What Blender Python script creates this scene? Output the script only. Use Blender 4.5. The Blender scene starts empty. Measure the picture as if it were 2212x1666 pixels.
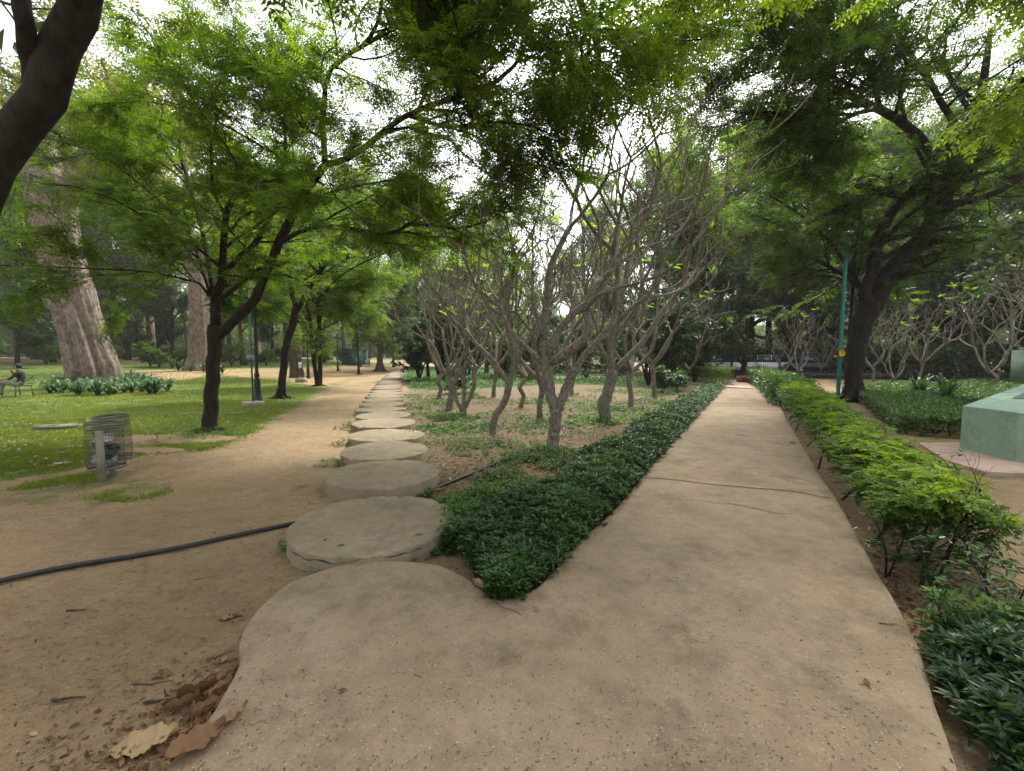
import bpy, bmesh, math, random
import numpy as np
from mathutils import Vector, Matrix, Euler

rng = np.random.default_rng(11)
random.seed(5)
SC = bpy.context.scene
COL = SC.collection
R = math.radians

# ------------------------------------------------------------------ camera
CAM_H, FPX, PITCH = 1.55, 950.0, R(3.75)       # picture coordinates: 2212 x 1666
cam_d = bpy.data.cameras.new('camera')
cam = bpy.data.objects.new('camera', cam_d)
COL.objects.link(cam)
cam.location = (0, 0, CAM_H)
cam.rotation_euler = (R(90) - PITCH, 0, 0)
cam_d.sensor_width = 36.0
cam_d.lens = 36.0 * FPX / 2212
cam_d.clip_start = 0.05
cam_d.clip_end = 800
SC.camera = cam

# ------------------------------------------------------------------ world, sun, exposure
SUN_EL, SUN_AZ = R(58), R(20)                  # azimuth clockwise from +Y
w = bpy.data.worlds.new('World')
SC.world = w
w.use_nodes = True
nt = w.node_tree
nt.nodes.clear()
sky = nt.nodes.new('ShaderNodeTexSky')
sky.sky_type = 'NISHITA'
sky.sun_disc = False
sky.sun_elevation = SUN_EL
sky.sun_rotation = SUN_AZ
sky.air_density = 1.0
sky.dust_density = 5.0
sky.ozone_density = 1.0
hsv = nt.nodes.new('ShaderNodeHueSaturation')
hsv.inputs['Saturation'].default_value = 0.12
hsv.inputs['Value'].default_value = 1.0
bg = nt.nodes.new('ShaderNodeBackground')
bg.inputs['Strength'].default_value = 0.15
wo = nt.nodes.new('ShaderNodeOutputWorld')
nt.links.new(sky.outputs[0], hsv.inputs['Color'])
nt.links.new(hsv.outputs[0], bg.inputs['Color'])
nt.links.new(bg.outputs[0], wo.inputs['Surface'])

sd = bpy.data.lights.new('sun', 'SUN')
sd.energy = 1.5
sd.angle = R(14)
sd.color = (1.0, 0.95, 0.87)
sun = bpy.data.objects.new('sun', sd)
COL.objects.link(sun)
sdir = Vector((math.sin(SUN_AZ) * math.cos(SUN_EL), math.cos(SUN_AZ) * math.cos(SUN_EL), math.sin(SUN_EL)))
sun.rotation_euler = sdir.to_track_quat('Z', 'Y').to_euler()
sun.location = (0, 0, 30)

SC.view_settings.view_transform = 'Standard'
SC.view_settings.look = 'None'
SC.view_settings.gamma = 1.0
SC.view_settings.exposure = 1.55
SC.render.engine = 'CYCLES'
SC.cycles.max_bounces = 7
SC.cycles.diffuse_bounces = 5
SC.cycles.glossy_bounces = 2
SC.cycles.transmission_bounces = 4
SC.cycles.transparent_max_bounces = 4
SC.cycles.use_denoising = True
SC.cycles.caustics_reflective = False
SC.cycles.caustics_refractive = False

# ------------------------------------------------------------------ small maths
def S(t):
    t = np.clip(t, 0, 1)
    return t * t * (3 - 2 * t)

def _h(ix, iy, s):
    v = np.sin(ix * 127.1 + iy * 311.7 + s * 74.7) * 43758.5453
    return v - np.floor(v)

def vnoise(x, y, s=0):
    x = np.asarray(x, float); y = np.asarray(y, float)
    ix, iy = np.floor(x), np.floor(y)
    fx, fy = x - ix, y - iy
    fx = fx * fx * (3 - 2 * fx); fy = fy * fy * (3 - 2 * fy)
    a = _h(ix, iy, s) * (1 - fx) + _h(ix + 1, iy, s) * fx
    b = _h(ix, iy + 1, s) * (1 - fx) + _h(ix + 1, iy + 1, s) * fx
    return a * (1 - fy) + b * fy

def fbm(x, y, s=0, o=3):
    t = 0; a = .5
    for k in range(o):
        t = t + a * (vnoise(np.asarray(x) * 2 ** k, np.asarray(y) * 2 ** k, s + k) - .5); a *= .5
    return t

def hgt(x, y):
    """terrain height: level, with a low bank far away on the left"""
    x = np.asarray(x, float); y = np.asarray(y, float)
    far = 1.42 * S((y - 20) / 50) * S((-x - 12) / 30)
    near = 0.05 * fbm(x * .9, y * .9, 3, 3) * S((28 - y) / 10)
    return far + near

def ray(px, py):
    x = (px - 1106) / FPX; y = -(py - 833) / FPX
    return np.array([x, math.cos(PITCH) + y * math.sin(PITCH), -math.sin(PITCH) + y * math.cos(PITCH)])

def at(px, py, Y):
    """point at world depth Y seen at (px, py)"""
    d = ray(px, py)
    return np.array([0, 0, CAM_H]) + d * (Y / d[1])

def G(px, py, z=None):
    """ground point seen at (px, py); with z: point on the level plane z"""
    d = ray(px, py)
    zz = 0.0 if z is None else z
    for _ in range(12):
        t = (CAM_H - zz) / max(1e-4, -d[2])
        t = min(abs(t), 150)
        p = np.array([0, 0, CAM_H]) + d * t
        if z is not None: break
        zz = .5 * zz + .5 * float(hgt(p[0], p[1])) if _ < 11 else float(hgt(p[0], p[1]))
    p[2] = zz if z is not None else float(hgt(p[0], p[1]))
    return p

def nrm(v):
    return v / np.maximum(1e-9, np.linalg.norm(v, axis=-1, keepdims=True))

def poly_sd(px, py, poly):
    """signed distance to polygon (positive inside)"""
    px = np.asarray(px, float); py = np.asarray(py, float)
    d = np.full(px.shape, 1e9); ins = np.zeros(px.shape, bool)
    n = len(poly)
    for i in range(n):
        ax, ay = poly[i][:2]; bx, by = poly[(i + 1) % n][:2]
        ex, ey = bx - ax, by - ay
        t = np.clip(((px - ax) * ex + (py - ay) * ey) / max(1e-9, ex * ex + ey * ey), 0, 1)
        d = np.minimum(d, np.hypot(px - ax - t * ex, py - ay - t * ey))
        c = ((ay > py) != (by > py)) & (px < (bx - ax) * (py - ay) / (by - ay + 1e-12) + ax)
        ins ^= c
    return np.where(ins, d, -d)

# ------------------------------------------------------------------ mesh builder
class MB:
    def __init__(s):
        s.v = []; s.f3 = []; s.f4 = []; s.n = 0; s.lv = []; s.mi3 = []; s.mi4 = []
    def add(s, v, f, lv=0.5, mi=0):
        v = np.asarray(v, float).reshape(-1, 3); f = np.asarray(f, int)
        if len(f):
            if f.shape[1] == 3: s.f3.append(f + s.n); s.mi3.append(np.full(len(f), mi))
            else: s.f4.append(f + s.n); s.mi4.append(np.full(len(f), mi))
        s.v.append(v)
        s.lv.append(np.broadcast_to(np.asarray(lv, float), (len(v),)) if np.ndim(lv) < 1 or len(lv) == len(v) else np.repeat(lv, len(v) // len(lv)))
        s.n += len(v)
        return s
    def box(s, c, d, mi=0, rz=0, lv=.5):
        c = np.array(c, float); x, y, z = np.array(d, float) / 2
        v = np.array([[-x,-y,-z],[x,-y,-z],[x,y,-z],[-x,y,-z],[-x,-y,z],[x,-y,z],[x,y,z],[-x,y,z]])
        cs, sn = math.cos(rz), math.sin(rz)
        v = np.stack([v[:,0]*cs - v[:,1]*sn, v[:,0]*sn + v[:,1]*cs, v[:,2]], 1) + c
        return s.add(v, [[0,3,2,1],[4,5,6,7],[0,1,5,4],[1,2,6,5],[2,3,7,6],[3,0,4,7]], lv, mi)
    def tube(s, pts, rad, sides=8, caps=True, mi=0, lv=.5):
        pts = np.asarray(pts, float)
        if np.ndim(rad) == 0: rad = np.full(len(pts), float(rad))
        v, f = tubes(pts[None], np.asarray(rad, float)[None], sides)
        s.add(v, f, lv, mi)
        if caps and sides > 4:
            n = len(pts)
            o = s.n - len(v)
            for e, rev in ((0, True), (n - 1, False)):
                ring = np.arange(sides) + e * sides
                c = s.n - o
                s.v.append(pts[e][None]); s.lv.append(np.array([lv], float)); s.n += 1
                a = ring; b = np.roll(ring, -1)
                tri = np.stack([np.full(sides, c), a, b] if not rev else [np.full(sides, c), b, a], 1)
                s.f3.append(tri + o); s.mi3.append(np.full(sides, mi))
        return s
    def lathe(s, c, prof, sides=16, mi=0, lv=.5):
        """prof: list of (radius, z); axis vertical through c"""
        a = np.arange(sides) / sides * 2 * math.pi
        v = []
        for r, z in prof:
            v.append(np.stack([c[0] + r * np.cos(a), c[1] + r * np.sin(a), np.full(sides, c[2] + z)], 1))
        v = np.concatenate(v)
        f = []
        for i in range(len(prof) - 1):
            for k in range(sides):
                k2 = (k + 1) % sides
                f.append([i*sides+k, i*sides+k2, (i+1)*sides+k2, (i+1)*sides+k])
        return s.add(v, f, lv, mi)
    def mesh(s, name, mats, smooth=False):
        me = bpy.data.meshes.new(name)
        v = np.concatenate(s.v) if s.v else np.zeros((0, 3))
        f4 = np.concatenate(s.f4) if s.f4 else np.zeros((0, 4), int)
        f3 = np.concatenate(s.f3) if s.f3 else np.zeros((0, 3), int)
        me.vertices.add(len(v)); me.vertices.foreach_set('co', v.astype(np.float32).ravel())
        nl = len(f4) * 4 + len(f3) * 3
        me.loops.add(nl)
        me.loops.foreach_set('vertex_index', np.concatenate([f4.ravel(), f3.ravel()]).astype(np.int32))
        me.polygons.add(len(f4) + len(f3))
        st = np.concatenate([np.arange(len(f4)) * 4, len(f4) * 4 + np.arange(len(f3)) * 3])
        me.polygons.foreach_set('loop_start', st.astype(np.int32))
        if not isinstance(mats, (list, tuple)): mats = [mats]
        for m in mats: me.materials.append(m)
        if len(mats) > 1:
            mi = np.concatenate((s.mi4 + s.mi3))
            me.polygons.foreach_set('material_index', mi.astype(np.int32))
        if smooth: me.polygons.foreach_set('use_smooth', np.ones(len(f4) + len(f3), bool))
        me.update(calc_edges=True)
        at_ = me.attributes.new('lv', 'FLOAT', 'POINT')
        at_.data.foreach_set('value', np.concatenate(s.lv).astype(np.float32))
        return me
    def build(s, name, mats, parent=None, smooth=False, **tags):
        o = bpy.data.objects.new(name, s.mesh(name, mats, smooth))
        COL.objects.link(o)
        if parent is not None: o.parent = parent
        for k, v in tags.items(): o[k] = v
        return o

def tubes(P, Rd, sides=6):
    """P (B,n,3), Rd (B,n) -> verts, quads"""
    B, n, _ = P.shape
    T = np.empty_like(P)
    T[:, 1:-1] = P[:, 2:] - P[:, :-2]; T[:, 0] = P[:, 1] - P[:, 0]; T[:, -1] = P[:, -1] - P[:, -2]
    T = nrm(T)
    mt = nrm(P[:, -1] - P[:, 0] + 1e-6)
    ref = np.zeros((B, 3)); ref[np.arange(B), np.argmin(np.abs(mt), 1)] = 1
    U = nrm(np.cross(T, ref[:, None, :])); V = np.cross(T, U)
    a = np.arange(sides) / sides * 2 * math.pi
    ring = U[:, :, None, :] * np.cos(a)[None, None, :, None] + V[:, :, None, :] * np.sin(a)[None, None, :, None]
    v = P[:, :, None, :] + ring * Rd[:, :, None, None]
    k = np.arange(sides); k2 = (k + 1) % sides
    q = np.stack([k, k2, k2 + sides, k + sides], 1)
    q = (q[None] + (np.arange(n - 1) * sides)[:, None, None]).reshape(-1, 4)
    q = (q[None] + (np.arange(B) * n * sides)[:, None, None]).reshape(-1, 4)
    return v.reshape(-1, 3), q

def spline(pts, n):
    """catmull-rom through pts (k,d) resampled to n"""
    p = np.asarray(pts, float)
    k = len(p)
    if k == 2: return p[0] + (p[1] - p[0]) * np.linspace(0, 1, n)[:, None]
    e = np.vstack([2 * p[0] - p[1], p, 2 * p[-1] - p[-2]])
    t = np.linspace(0, k - 1 - 1e-6, n); i = t.astype(int); u = (t - i)[:, None]
    a, b, c, d = e[i], e[i + 1], e[i + 2], e[i + 3]
    return .5 * ((2 * b) + (c - a) * u + (2 * a - 5 * b + 4 * c - d) * u ** 2 + (3 * b - a - 3 * c + d) * u ** 3)

def grow(P, Rd, per, trange, lrange, ang, n=6, wander=.15, trop=(0, 0, 0), flat=0.0, rs=.5, rend=.25, g=rng, lscale=None):
    """children of the branches P (B,m,3): returns (B*per, n, 3), radii"""
    B, m, _ = P.shape
    pi = np.repeat(np.arange(B), per); C = len(pi)
    t = np.tile((np.arange(per) + .5) / per, B)
    t = trange[0] + (trange[1] - trange[0]) * np.clip(t + g.uniform(-.5, .5, C) / per, 0, 1)
    f = t * (m - 1); i = np.minimum(f.astype(int), m - 2); u = (f - i)[:, None]
    p0 = P[pi, i] * (1 - u) + P[pi, i + 1] * u
    r0 = Rd[pi, i] * (1 - u[:, 0]) + Rd[pi, i + 1] * u[:, 0]
    T = nrm(P[pi, i + 1] - P[pi, i])
    rv = g.normal(size=(C, 3)); rv[:, 2] *= (1 - flat)
    side = nrm(rv - (rv * T).sum(1, keepdims=True) * T)
    a = g.uniform(ang[0], ang[1], C)[:, None]
    D = nrm(T * np.cos(a) + side * np.sin(a))
    if flat > 0:
        D[:, 2] *= (1 - .6 * flat); D = nrm(D)
    L = g.uniform(lrange[0], lrange[1], C) * (1.15 - .5 * t)
    if lscale is not None: L = L * lscale[pi]
    out = np.empty((C, n, 3)); out[:, 0] = p0
    step = (L / (n - 1))[:, None]
    tr = np.asarray(trop, float)
    for k in range(1, n):
        D = nrm(D + g.normal(size=(C, 3)) * wander + tr)
        out[:, k] = out[:, k - 1] + D * step
    ra = np.minimum(r0 * rs, r0 * .9)
    rad = ra[:, None] * np.linspace(1, rend, n)[None]
    return out, rad

# ------------------------------------------------------------------ leaves
DIAM = (np.array([[0,0,0],[.42,.5,0],[1,0,0],[.42,-.5,0]], float), np.array([[0,3,2,1]]))
LANCE = (np.array([[0,0,0],[.3,.46,.08],[.68,.36,.05],[1,0,-.06],[.68,-.36,.05],[.3,-.46,.08]], float), np.array([[0,3,2,1],[0,5,4,3]]))
def _strap(n=6, arch=1.15):
    v = []; f = []
    for i in range(n + 1):
        t = i / n; a = 1.25 - arch * 1.9 * t
        if i == 0: x = z = 0.0
        else:
            x += math.cos(a0) / n; z += math.sin(a0) / n
        a0 = a
        wd = .5 * math.sin(math.pi * min(1, (t * .86 + .14))) ** .7 if i < n else .02
        v += [[x, wd, z + .25 * wd * .3], [x, -wd, z + .25 * wd * .3]]
        if i < n: f.append([2*i, 2*i+1, 2*i+3, 2*i+2])
    return np.array(v), np.array(f)
STRAP = _strap()
STRAP2 = _strap(5, .75)

def place(mb, T, P, D, N, L, W, lv=.5, H=None, mi=0):
    tv, tf = T
    n = len(P)
    if n == 0: return
    D = nrm(D); Y = nrm(np.cross(N, D)); Z = np.cross(D, Y)
    L = np.broadcast_to(L, (n,)); W = np.broadcast_to(W, (n,)); H = L if H is None else np.broadcast_to(H, (n,))
    v = (P[:, None] + tv[None, :, 0, None] * (D * L[:, None])[:, None] + tv[None, :, 1, None] * (Y * W[:, None])[:, None]
         + tv[None, :, 2, None] * (Z * H[:, None])[:, None])
    k = len(tv)
    f = (tf[None] + (np.arange(n) * k)[:, None, None]).reshape(-1, tf.shape[1])
    lv = np.repeat(np.broadcast_to(lv, (n,)), k)
    mb.add(v.reshape(-1, 3), f, lv, mi)

def fronds(mb, P, D, N, L, pairs, ll, lw, lv=.5, droop=.18, g=rng, T=DIAM):
    n = len(P)
    D = nrm(D); Y = nrm(np.cross(N, D)); Z = np.cross(D, Y)
    L = np.broadcast_to(L, (n,))[:, None]; lv = np.broadcast_to(lv, (n,))
    for k in range(pairs):
        t = (k + .7) / pairs
        base = P + D * L * t - Z * L * droop * t * t
        sc = .65 + .5 * math.sin(math.pi * (.15 + .75 * t))
        for s in (1, -1):
            d = nrm(Y * s * .9 + D * .5 + g.normal(size=(n, 3)) * .12 - Z * .22)
            nn = nrm(Z + g.normal(size=(n, 3)) * .28)
            place(mb, T, base, d, nn, ll * sc * g.uniform(.8, 1.15, n), lw * sc, np.clip(lv + g.normal(size=n) * .06, 0, 1))
    place(mb, T, P + D * L - Z * L * droop, D - Z * .3, Z, ll, lw, lv)

def sample(P, k, g=rng, t0=0.0):
    """k random points on each branch: positions, tangents, parent index"""
    B, m, _ = P.shape
    pi = np.repeat(np.arange(B), k)
    f = (t0 + (1 - t0) * g.uniform(0, 1, len(pi))) * (m - 1.001); i = f.astype(int); u = (f - i)[:, None]
    return P[pi, i] * (1 - u) + P[pi, i + 1] * u, nrm(P[pi, i + 1] - P[pi, i]), pi

# ------------------------------------------------------------------ materials
def _mat(name):
    m = bpy.data.materials.new(name); m.use_nodes = True
    n = m.node_tree.nodes; l = m.node_tree.links
    return m, n, l, n['Principled BSDF'], n['Material Output']

def rampnode(n, stops):
    r = n.new('ShaderNodeValToRGB')
    e = r.color_ramp.elements
    while len(e) < len(stops): e.new(.5)
    for el, (p, c) in zip(e, stops): el.position = p; el.color = (*c, 1)
    return r

def noise(n, l, scale, detail=4, rough=.55, coord=None, vec_scale=None):
    t = n.new('ShaderNodeTexNoise'); t.inputs['Scale'].default_value = scale
    t.inputs['Detail'].default_value = detail; t.inputs['Roughness'].default_value = rough
    c = coord
    if c is None:
        tc = n.new('ShaderNodeTexCoord'); c = tc.outputs['Object']
    if vec_scale is not None:
        mp = n.new('ShaderNodeMapping'); mp.inputs['Scale'].default_value = vec_scale
        l.new(c, mp.inputs['Vector']); c = mp.outputs[0]
    l.new(c, t.inputs['Vector'])
    return t

def mixc(n, l, fac, a, b, bt='MIX'):
    m = n.new('ShaderNodeMix'); m.data_type = 'RGBA'; m.blend_type = bt
    for sock, val in ((m.inputs[0], fac), (m.inputs[6], a), (m.inputs[7], b)):
        if hasattr(val, 'links') or isinstance(val, bpy.types.NodeSocket): l.new(val, sock)
        elif isinstance(val, (int, float)): sock.default_value = val
        else: sock.default_value = (*val, 1)
    return m.outputs[2]

def mathn(n, l, op, a, b=None, clamp=False):
    m = n.new('ShaderNodeMath'); m.operation = op; m.use_clamp = clamp
    for sock, val in ((m.inputs[0], a), (m.inputs[1], b)):
        if val is None: continue
        if isinstance(val, bpy.types.NodeSocket): l.new(val, sock)
        else: sock.default_value = val
    return m.outputs[0]

def mapr(n, l, v, a, b, c=0, d=1):
    m = n.new('ShaderNodeMapRange'); l.new(v, m.inputs[0])
    for k, x in zip((1, 2, 3, 4), (a, b, c, d)): m.inputs[k].default_value = x
    return m.outputs[0]

def bumpn(n, l, h, strength, dist, bs):
    b = n.new('ShaderNodeBump'); b.inputs['Strength'].default_value = strength; b.inputs['Distance'].default_value = dist
    l.new(h, b.inputs['Height']); l.new(b.outputs[0], bs.inputs['Normal'])

def plain(name, c, rough=.6, metal=0, var=.25, scale=6, bump=0, spec=.4):
    m, n, l, bs, out = _mat(name)
    t = noise(n, l, scale, 5)
    d = tuple(x * (1 - var) for x in c); h = tuple(min(1, x * (1 + var)) for x in c)
    r = rampnode(n, [(.3, d), (.7, h)])
    l.new(t.outputs[0], r.inputs[0]); l.new(r.outputs[0], bs.inputs['Base Color'])
    bs.inputs['Roughness'].default_value = rough; bs.inputs['Metallic'].default_value = metal
    bs.inputs['Specular IOR Level'].default_value = spec
    if bump: bumpn(n, l, t.outputs[0], bump, .02, bs)
    return m

def leafmat(name, dark, mid, light, trans=.42, tboost=2.2, rough=.5, spec=.3):
    """dark..light are real leaf colours picked by the per-leaf value 'lv'"""
    m, n, l, bs, out = _mat(name)
    a = n.new('ShaderNodeAttribute'); a.attribute_name = 'lv'
    oi = n.new('ShaderNodeObjectInfo')
    v = mathn(n, l, 'ADD', a.outputs['Fac'], mapr(n, l, oi.outputs['Random'], 0, 1, -.08, .08))
    r = rampnode(n, [(.1, dark), (.5, mid), (.9, light)])
    l.new(v, r.inputs[0]); l.new(r.outputs[0], bs.inputs['Base Color'])
    bs.inputs['Roughness'].default_value = rough; bs.inputs['Specular IOR Level'].default_value = spec
    tr = n.new('ShaderNodeBsdfTranslucent')
    tc = mixc(n, l, 1.0, r.outputs[0], (tboost * 1.0, tboost * .95, tboost * .35), 'MULTIPLY')
    l.new(tc, tr.inputs['Color'])
    mx = n.new('ShaderNodeMixShader'); mx.inputs[0].default_value = trans
    l.new(bs.outputs[0], mx.inputs[1]); l.new(tr.outputs[0], mx.inputs[2]); l.new(mx.outputs[0], out.inputs['Surface'])
    return m

def barkmat(name, a, b, scale=9, stretch=.25, bump=.6, dist=.03, lichen=None):
    m, n, l, bs, out = _mat(name)
    t = noise(n, l, scale, 6, .65, vec_scale=(1, 1, stretch))
    t2 = noise(n, l, scale * .25, 3)
    r = rampnode(n, [(.32, a), (.68, b)])
    l.new(t.outputs[0], r.inputs[0])
    c = r.outputs[0]
    if lichen: c = mixc(n, l, mapr(n, l, t2.outputs[0], .52, .62, 0, .8), c, lichen)
    l.new(c, bs.inputs['Base Color']); bs.inputs['Roughness'].default_value = .9
    bs.inputs['Specular IOR Level'].default_value = .2
    bumpn(n, l, t.outputs[0], bump, dist, bs)
    return m

# ------------------------------------------------------------------ things
def empty(name, loc, label=None, cat=None, group=None, rz=0):
    o = bpy.data.objects.new(name, None); COL.objects.link(o)
    o.empty_display_size = .2
    o.location = tuple(float(q) for q in loc); o.rotation_euler = (0, 0, rz)
    tag(o, label, cat, group)
    return o

def tag(o, label=None, cat=None, group=None, kind=None):
    if label: o['label'] = label
    if cat: o['category'] = cat
    if group: o['group'] = group
    if kind: o['kind'] = kind
    return o

def copy_thing(root, loc, rz=0, scale=1.0, label=None, group=None, tilt=(0, 0)):
    r = root.copy(); COL.objects.link(r)
    r.location = tuple(float(q) for q in loc); r.rotation_euler = (tilt[0], tilt[1], rz); r.scale = (scale,) * 3
    if label: r['label'] = label
    if group: r['group'] = group
    for ch in list(root.children):
        c = ch.copy(); COL.objects.link(c); c.parent = r
        for gch in ch.children:
            d = gch.copy(); COL.objects.link(d); d.parent = c
    return r

ORD = ['first', 'second', 'third', 'fourth', 'fifth', 'sixth', 'seventh', 'eighth', 'ninth', 'tenth', 'eleventh', 'twelfth',
       'thirteenth', 'fourteenth', 'fifteenth', 'sixteenth', 'seventeenth', 'eighteenth', 'nineteenth', 'twentieth',
       'twenty-first', 'twenty-second', 'twenty-third', 'twenty-fourth', 'twenty-fifth', 'twenty-sixth', 'twenty-seventh', 'twenty-eighth', 'twenty-ninth', 'thirtieth']

# material library
M_bark_dark = barkmat('bark_dark', (.010, .008, .007), (.042, .034, .027), 14, .3, .8, .03)  # bark colour darkened to stand in for a backlit trunk
M_bark_mid = barkmat('bark_brown', (.035, .026, .019), (.11, .082, .06), 14, .25, .8, .03, (.10, .11, .08))
M_bark_pale = barkmat('bark_pale_pinkish', (.11, .080, .062), (.37, .295, .235), 9, .4, 1.0, .14, (.13, .095, .075))
M_bark_plum = barkmat('bark_plumeria', (.055, .047, .038), (.27, .235, .19), 26, .7, .7, .012, (.20, .20, .155))
M_leaf_neem = leafmat('leaf_feathery', (.020, .042, .008), (.055, .102, .012), (.15, .215, .018), .55, 2.7)
M_leaf_bright = leafmat('leaf_bright', (.035, .080, .010), (.085, .155, .014), (.20, .29, .025), .5, 1.9)
M_leaf_dark = leafmat('leaf_dark_glossy', (.018, .044, .018), (.035, .075, .028), (.07, .125, .045), .3, 2.0, .38, .5)
M_leaf_mid = leafmat('leaf_mid', (.025, .055, .016), (.06, .11, .026), (.13, .19, .04), .45, 2.4)
M_leaf_grey = leafmat('leaf_grey_green', (.035, .06, .035), (.07, .11, .06), (.14, .19, .10), .35, 1.8)
M_leaf_yel = leafmat('leaf_yellowing', (.05, .08, .015), (.13, .17, .03), (.30, .22, .05), .45, 1.8)
M_leaf_plum = leafmat('leaf_plumeria', (.05, .12, .02), (.11, .22, .035), (.22, .34, .05), .5, 1.9, .4)
M_leaf_hedge = leafmat('leaf_hedge', (.010, .028, .010), (.028, .070, .020), (.08, .16, .040), .3, 1.9, .33, .5)
M_leaf_weed = leafmat('leaf_weed', (.03, .07, .02), (.06, .13, .035), (.12, .22, .05), .35, 1.8)
M_grass = leafmat('grass_blade', (.06, .095, .015), (.125, .19, .022), (.24, .28, .05), .4, 1.6)
M_strap = leafmat('leaf_strap', (.03, .07, .03), (.055, .12, .05), (.10, .19, .075), .35, 1.6, .45, .4)
M_dry = leafmat('leaf_dry', (.10, .055, .03), (.24, .14, .075), (.42, .30, .17), .2, 1.0, .8, .2)

# ================================================================== GROUND
def ring(pts): return [tuple(G(*p)[:2]) for p in pts]
LAWN = ring([(-500,1052),(0,1042),(60,1032),(200,1008),(330,985),(455,978),(560,938),(650,884),(722,840),(800,808),(850,792),(872,786),(600,781),(300,775),(-400,776)])
LITTER = ring([(470,808),(600,822),(700,836),(745,822),(800,802),(855,790),(800,786),(700,793),(560,796),(470,797),(300,800),(250,806),(380,822)])
PATCH = [(G(175,1058), 1.0, .34, 1), (G(275,1066), .5, .26, 1), (G(215,1030), .5, .2, 1), (G(365,948), 1.3, .22, -1), (G(300,972), .8, .12, -1), (G(1950, 930), 0.01, .01, 1),
         (G(2190,1030), .9, .14, 1), (G(2060,945), 1.0, .16, 1)]
GCOV = ring([(862,812),(895,840),(1010,840),(1200,830),(1400,834),(1420,806),(1100,796),(885,790)])

BED = ring([(935,1090),(905,1000),(880,930),(870,880),(890,840),(1000,806),(1600,806),(1560,840),(1440,970),(1320,1108),(1100,1180)])
def masks(x, y):
    g = poly_sd(x, y, LAWN) / np.clip(y * .05, .25, 2.5)
    g = .5 + .5 * np.clip(g, -1, 1)
    for c, rx, ry, s in PATCH:
        d = np.sqrt(((x - c[0]) / rx) ** 2 + ((y - c[1]) / (ry * 2.2)) ** 2)
        g = np.where(s > 0, np.maximum(g, .62 * S(1.6 - d)), np.minimum(g, S(d - .35)))
    li = .5 + .5 * np.clip(poly_sd(x, y, LITTER) / np.clip(y * .06, .3, 3), -1, 1)
    gc = .5 + .5 * np.clip(poly_sd(x, y, GCOV) / 1.2, -1, 1)
    g = np.maximum(g, S((y - 55) / 30) * .62)
    return g, li, gc

mb = MB()
xs = np.concatenate([-np.geomspace(200, 8, 90)[:-1], np.linspace(-8, 8, 230), np.geomspace(8, 200, 90)[1:]])
ys = np.concatenate([np.linspace(-25, .6, 16)[:-1], np.linspace(.6, 10, 170), np.geomspace(10, 220, 170)[1:]])
X, Y = np.meshgrid(xs, ys)
Z = hgt(X, Y) + .014 * fbm(X * 7, Y * 7, 9, 2) * S((14 - Y) / 8)
v = np.stack([X.ravel(), Y.ravel(), Z.ravel()], 1)
nx, ny = len(xs), len(ys)
idx = np.arange(nx * ny).reshape(ny, nx)
f = np.stack([idx[:-1, :-1], idx[:-1, 1:], idx[1:, 1:], idx[1:, :-1]], -1).reshape(-1, 4)
mb.add(v, f)
mg, n, l, bs, out = _mat('park_ground')
def attr(nm):
    a = n.new('ShaderNodeAttribute'); a.attribute_name = nm; return a.outputs['Fac']
n1 = noise(n, l, .55, 5); n2 = noise(n, l, 4, 6, .6); n3 = noise(n, l, 38, 5, .7); n4 = noise(n, l, 1.7, 6, .65)
dirt = rampnode(n, [(.3, (.195, .135, .074)), (.5, (.290, .210, .122)), (.72, (.375, .282, .172))])
l.new(mathn(n, l, 'ADD', mathn(n, l, 'MULTIPLY', n1.outputs[0], .55), mathn(n, l, 'MULTIPLY', n2.outputs[0], .45)), dirt.inputs[0])
c = mixc(n, l, mapr(n, l, n3.outputs[0], .54, .70, 0, .55), dirt.outputs[0], (.10, .07, .042))
c = mixc(n, l, mapr(n, l, n4.outputs[0], .58, .72, 0, .5), c, (.17, .115, .07))
gr = rampnode(n, [(.35, (.045, .085, .014)), (.6, (.10, .17, .022))])
l.new(n2.outputs[0], gr.inputs[0])
thr = mathn(n, l, 'ADD', mathn(n, l, 'MULTIPLY', n2.outputs[0], .6), mathn(n, l, 'MULTIPLY', n4.outputs[0], .55))
gm = mapr(n, l, mathn(n, l, 'SUBTRACT', mathn(n, l, 'ADD', attr('grass'), .0), thr), -.02, .22, 0, .85)
n6 = noise(n, l, 14, 6, .75)
c = mixc(n, l, mapr(n, l, n6.outputs[0], .48, .68, 0, .5), c, (.12, .085, .048))
bed = rampnode(n, [(.35, (.085, .062, .038)), (.58, (.185, .142, .088)), (.75, (.27, .215, .14))]); l.new(n6.outputs[0], bed.inputs[0])
c = mixc(n, l, mapr(n, l, mathn(n, l, 'SUBTRACT', attr('bed'), mathn(n, l, 'MULTIPLY', n4.outputs[0], .7)), -.05, .2, 0, .9), c, bed.outputs[0])
c = mixc(n, l, gm, c, gr.outputs[0])
lt = rampnode(n, [(.3, (.20, .12, .06)), (.5, (.36, .24, .13)), (.7, (.46, .35, .21))])
n5 = noise(n, l, 9, 5, .7); l.new(n5.outputs[0], lt.inputs[0])
lm = mapr(n, l, mathn(n, l, 'SUBTRACT', attr('litter'), mathn(n, l, 'MULTIPLY', n4.outputs[0], .8)), .0, .2, 0, .85)
c = mixc(n, l, lm, c, lt.outputs[0])
gcm = mapr(n, l, mathn(n, l, 'SUBTRACT', attr('cover'), mathn(n, l, 'MULTIPLY', n4.outputs[0], .8)), .0, .1)
c = mixc(n, l, gcm, c, (.05, .11, .03))
l.new(c, bs.inputs['Base Color']); bs.inputs['Roughness'].default_value = .95; bs.inputs['Specular IOR Level'].default_value = .15
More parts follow.
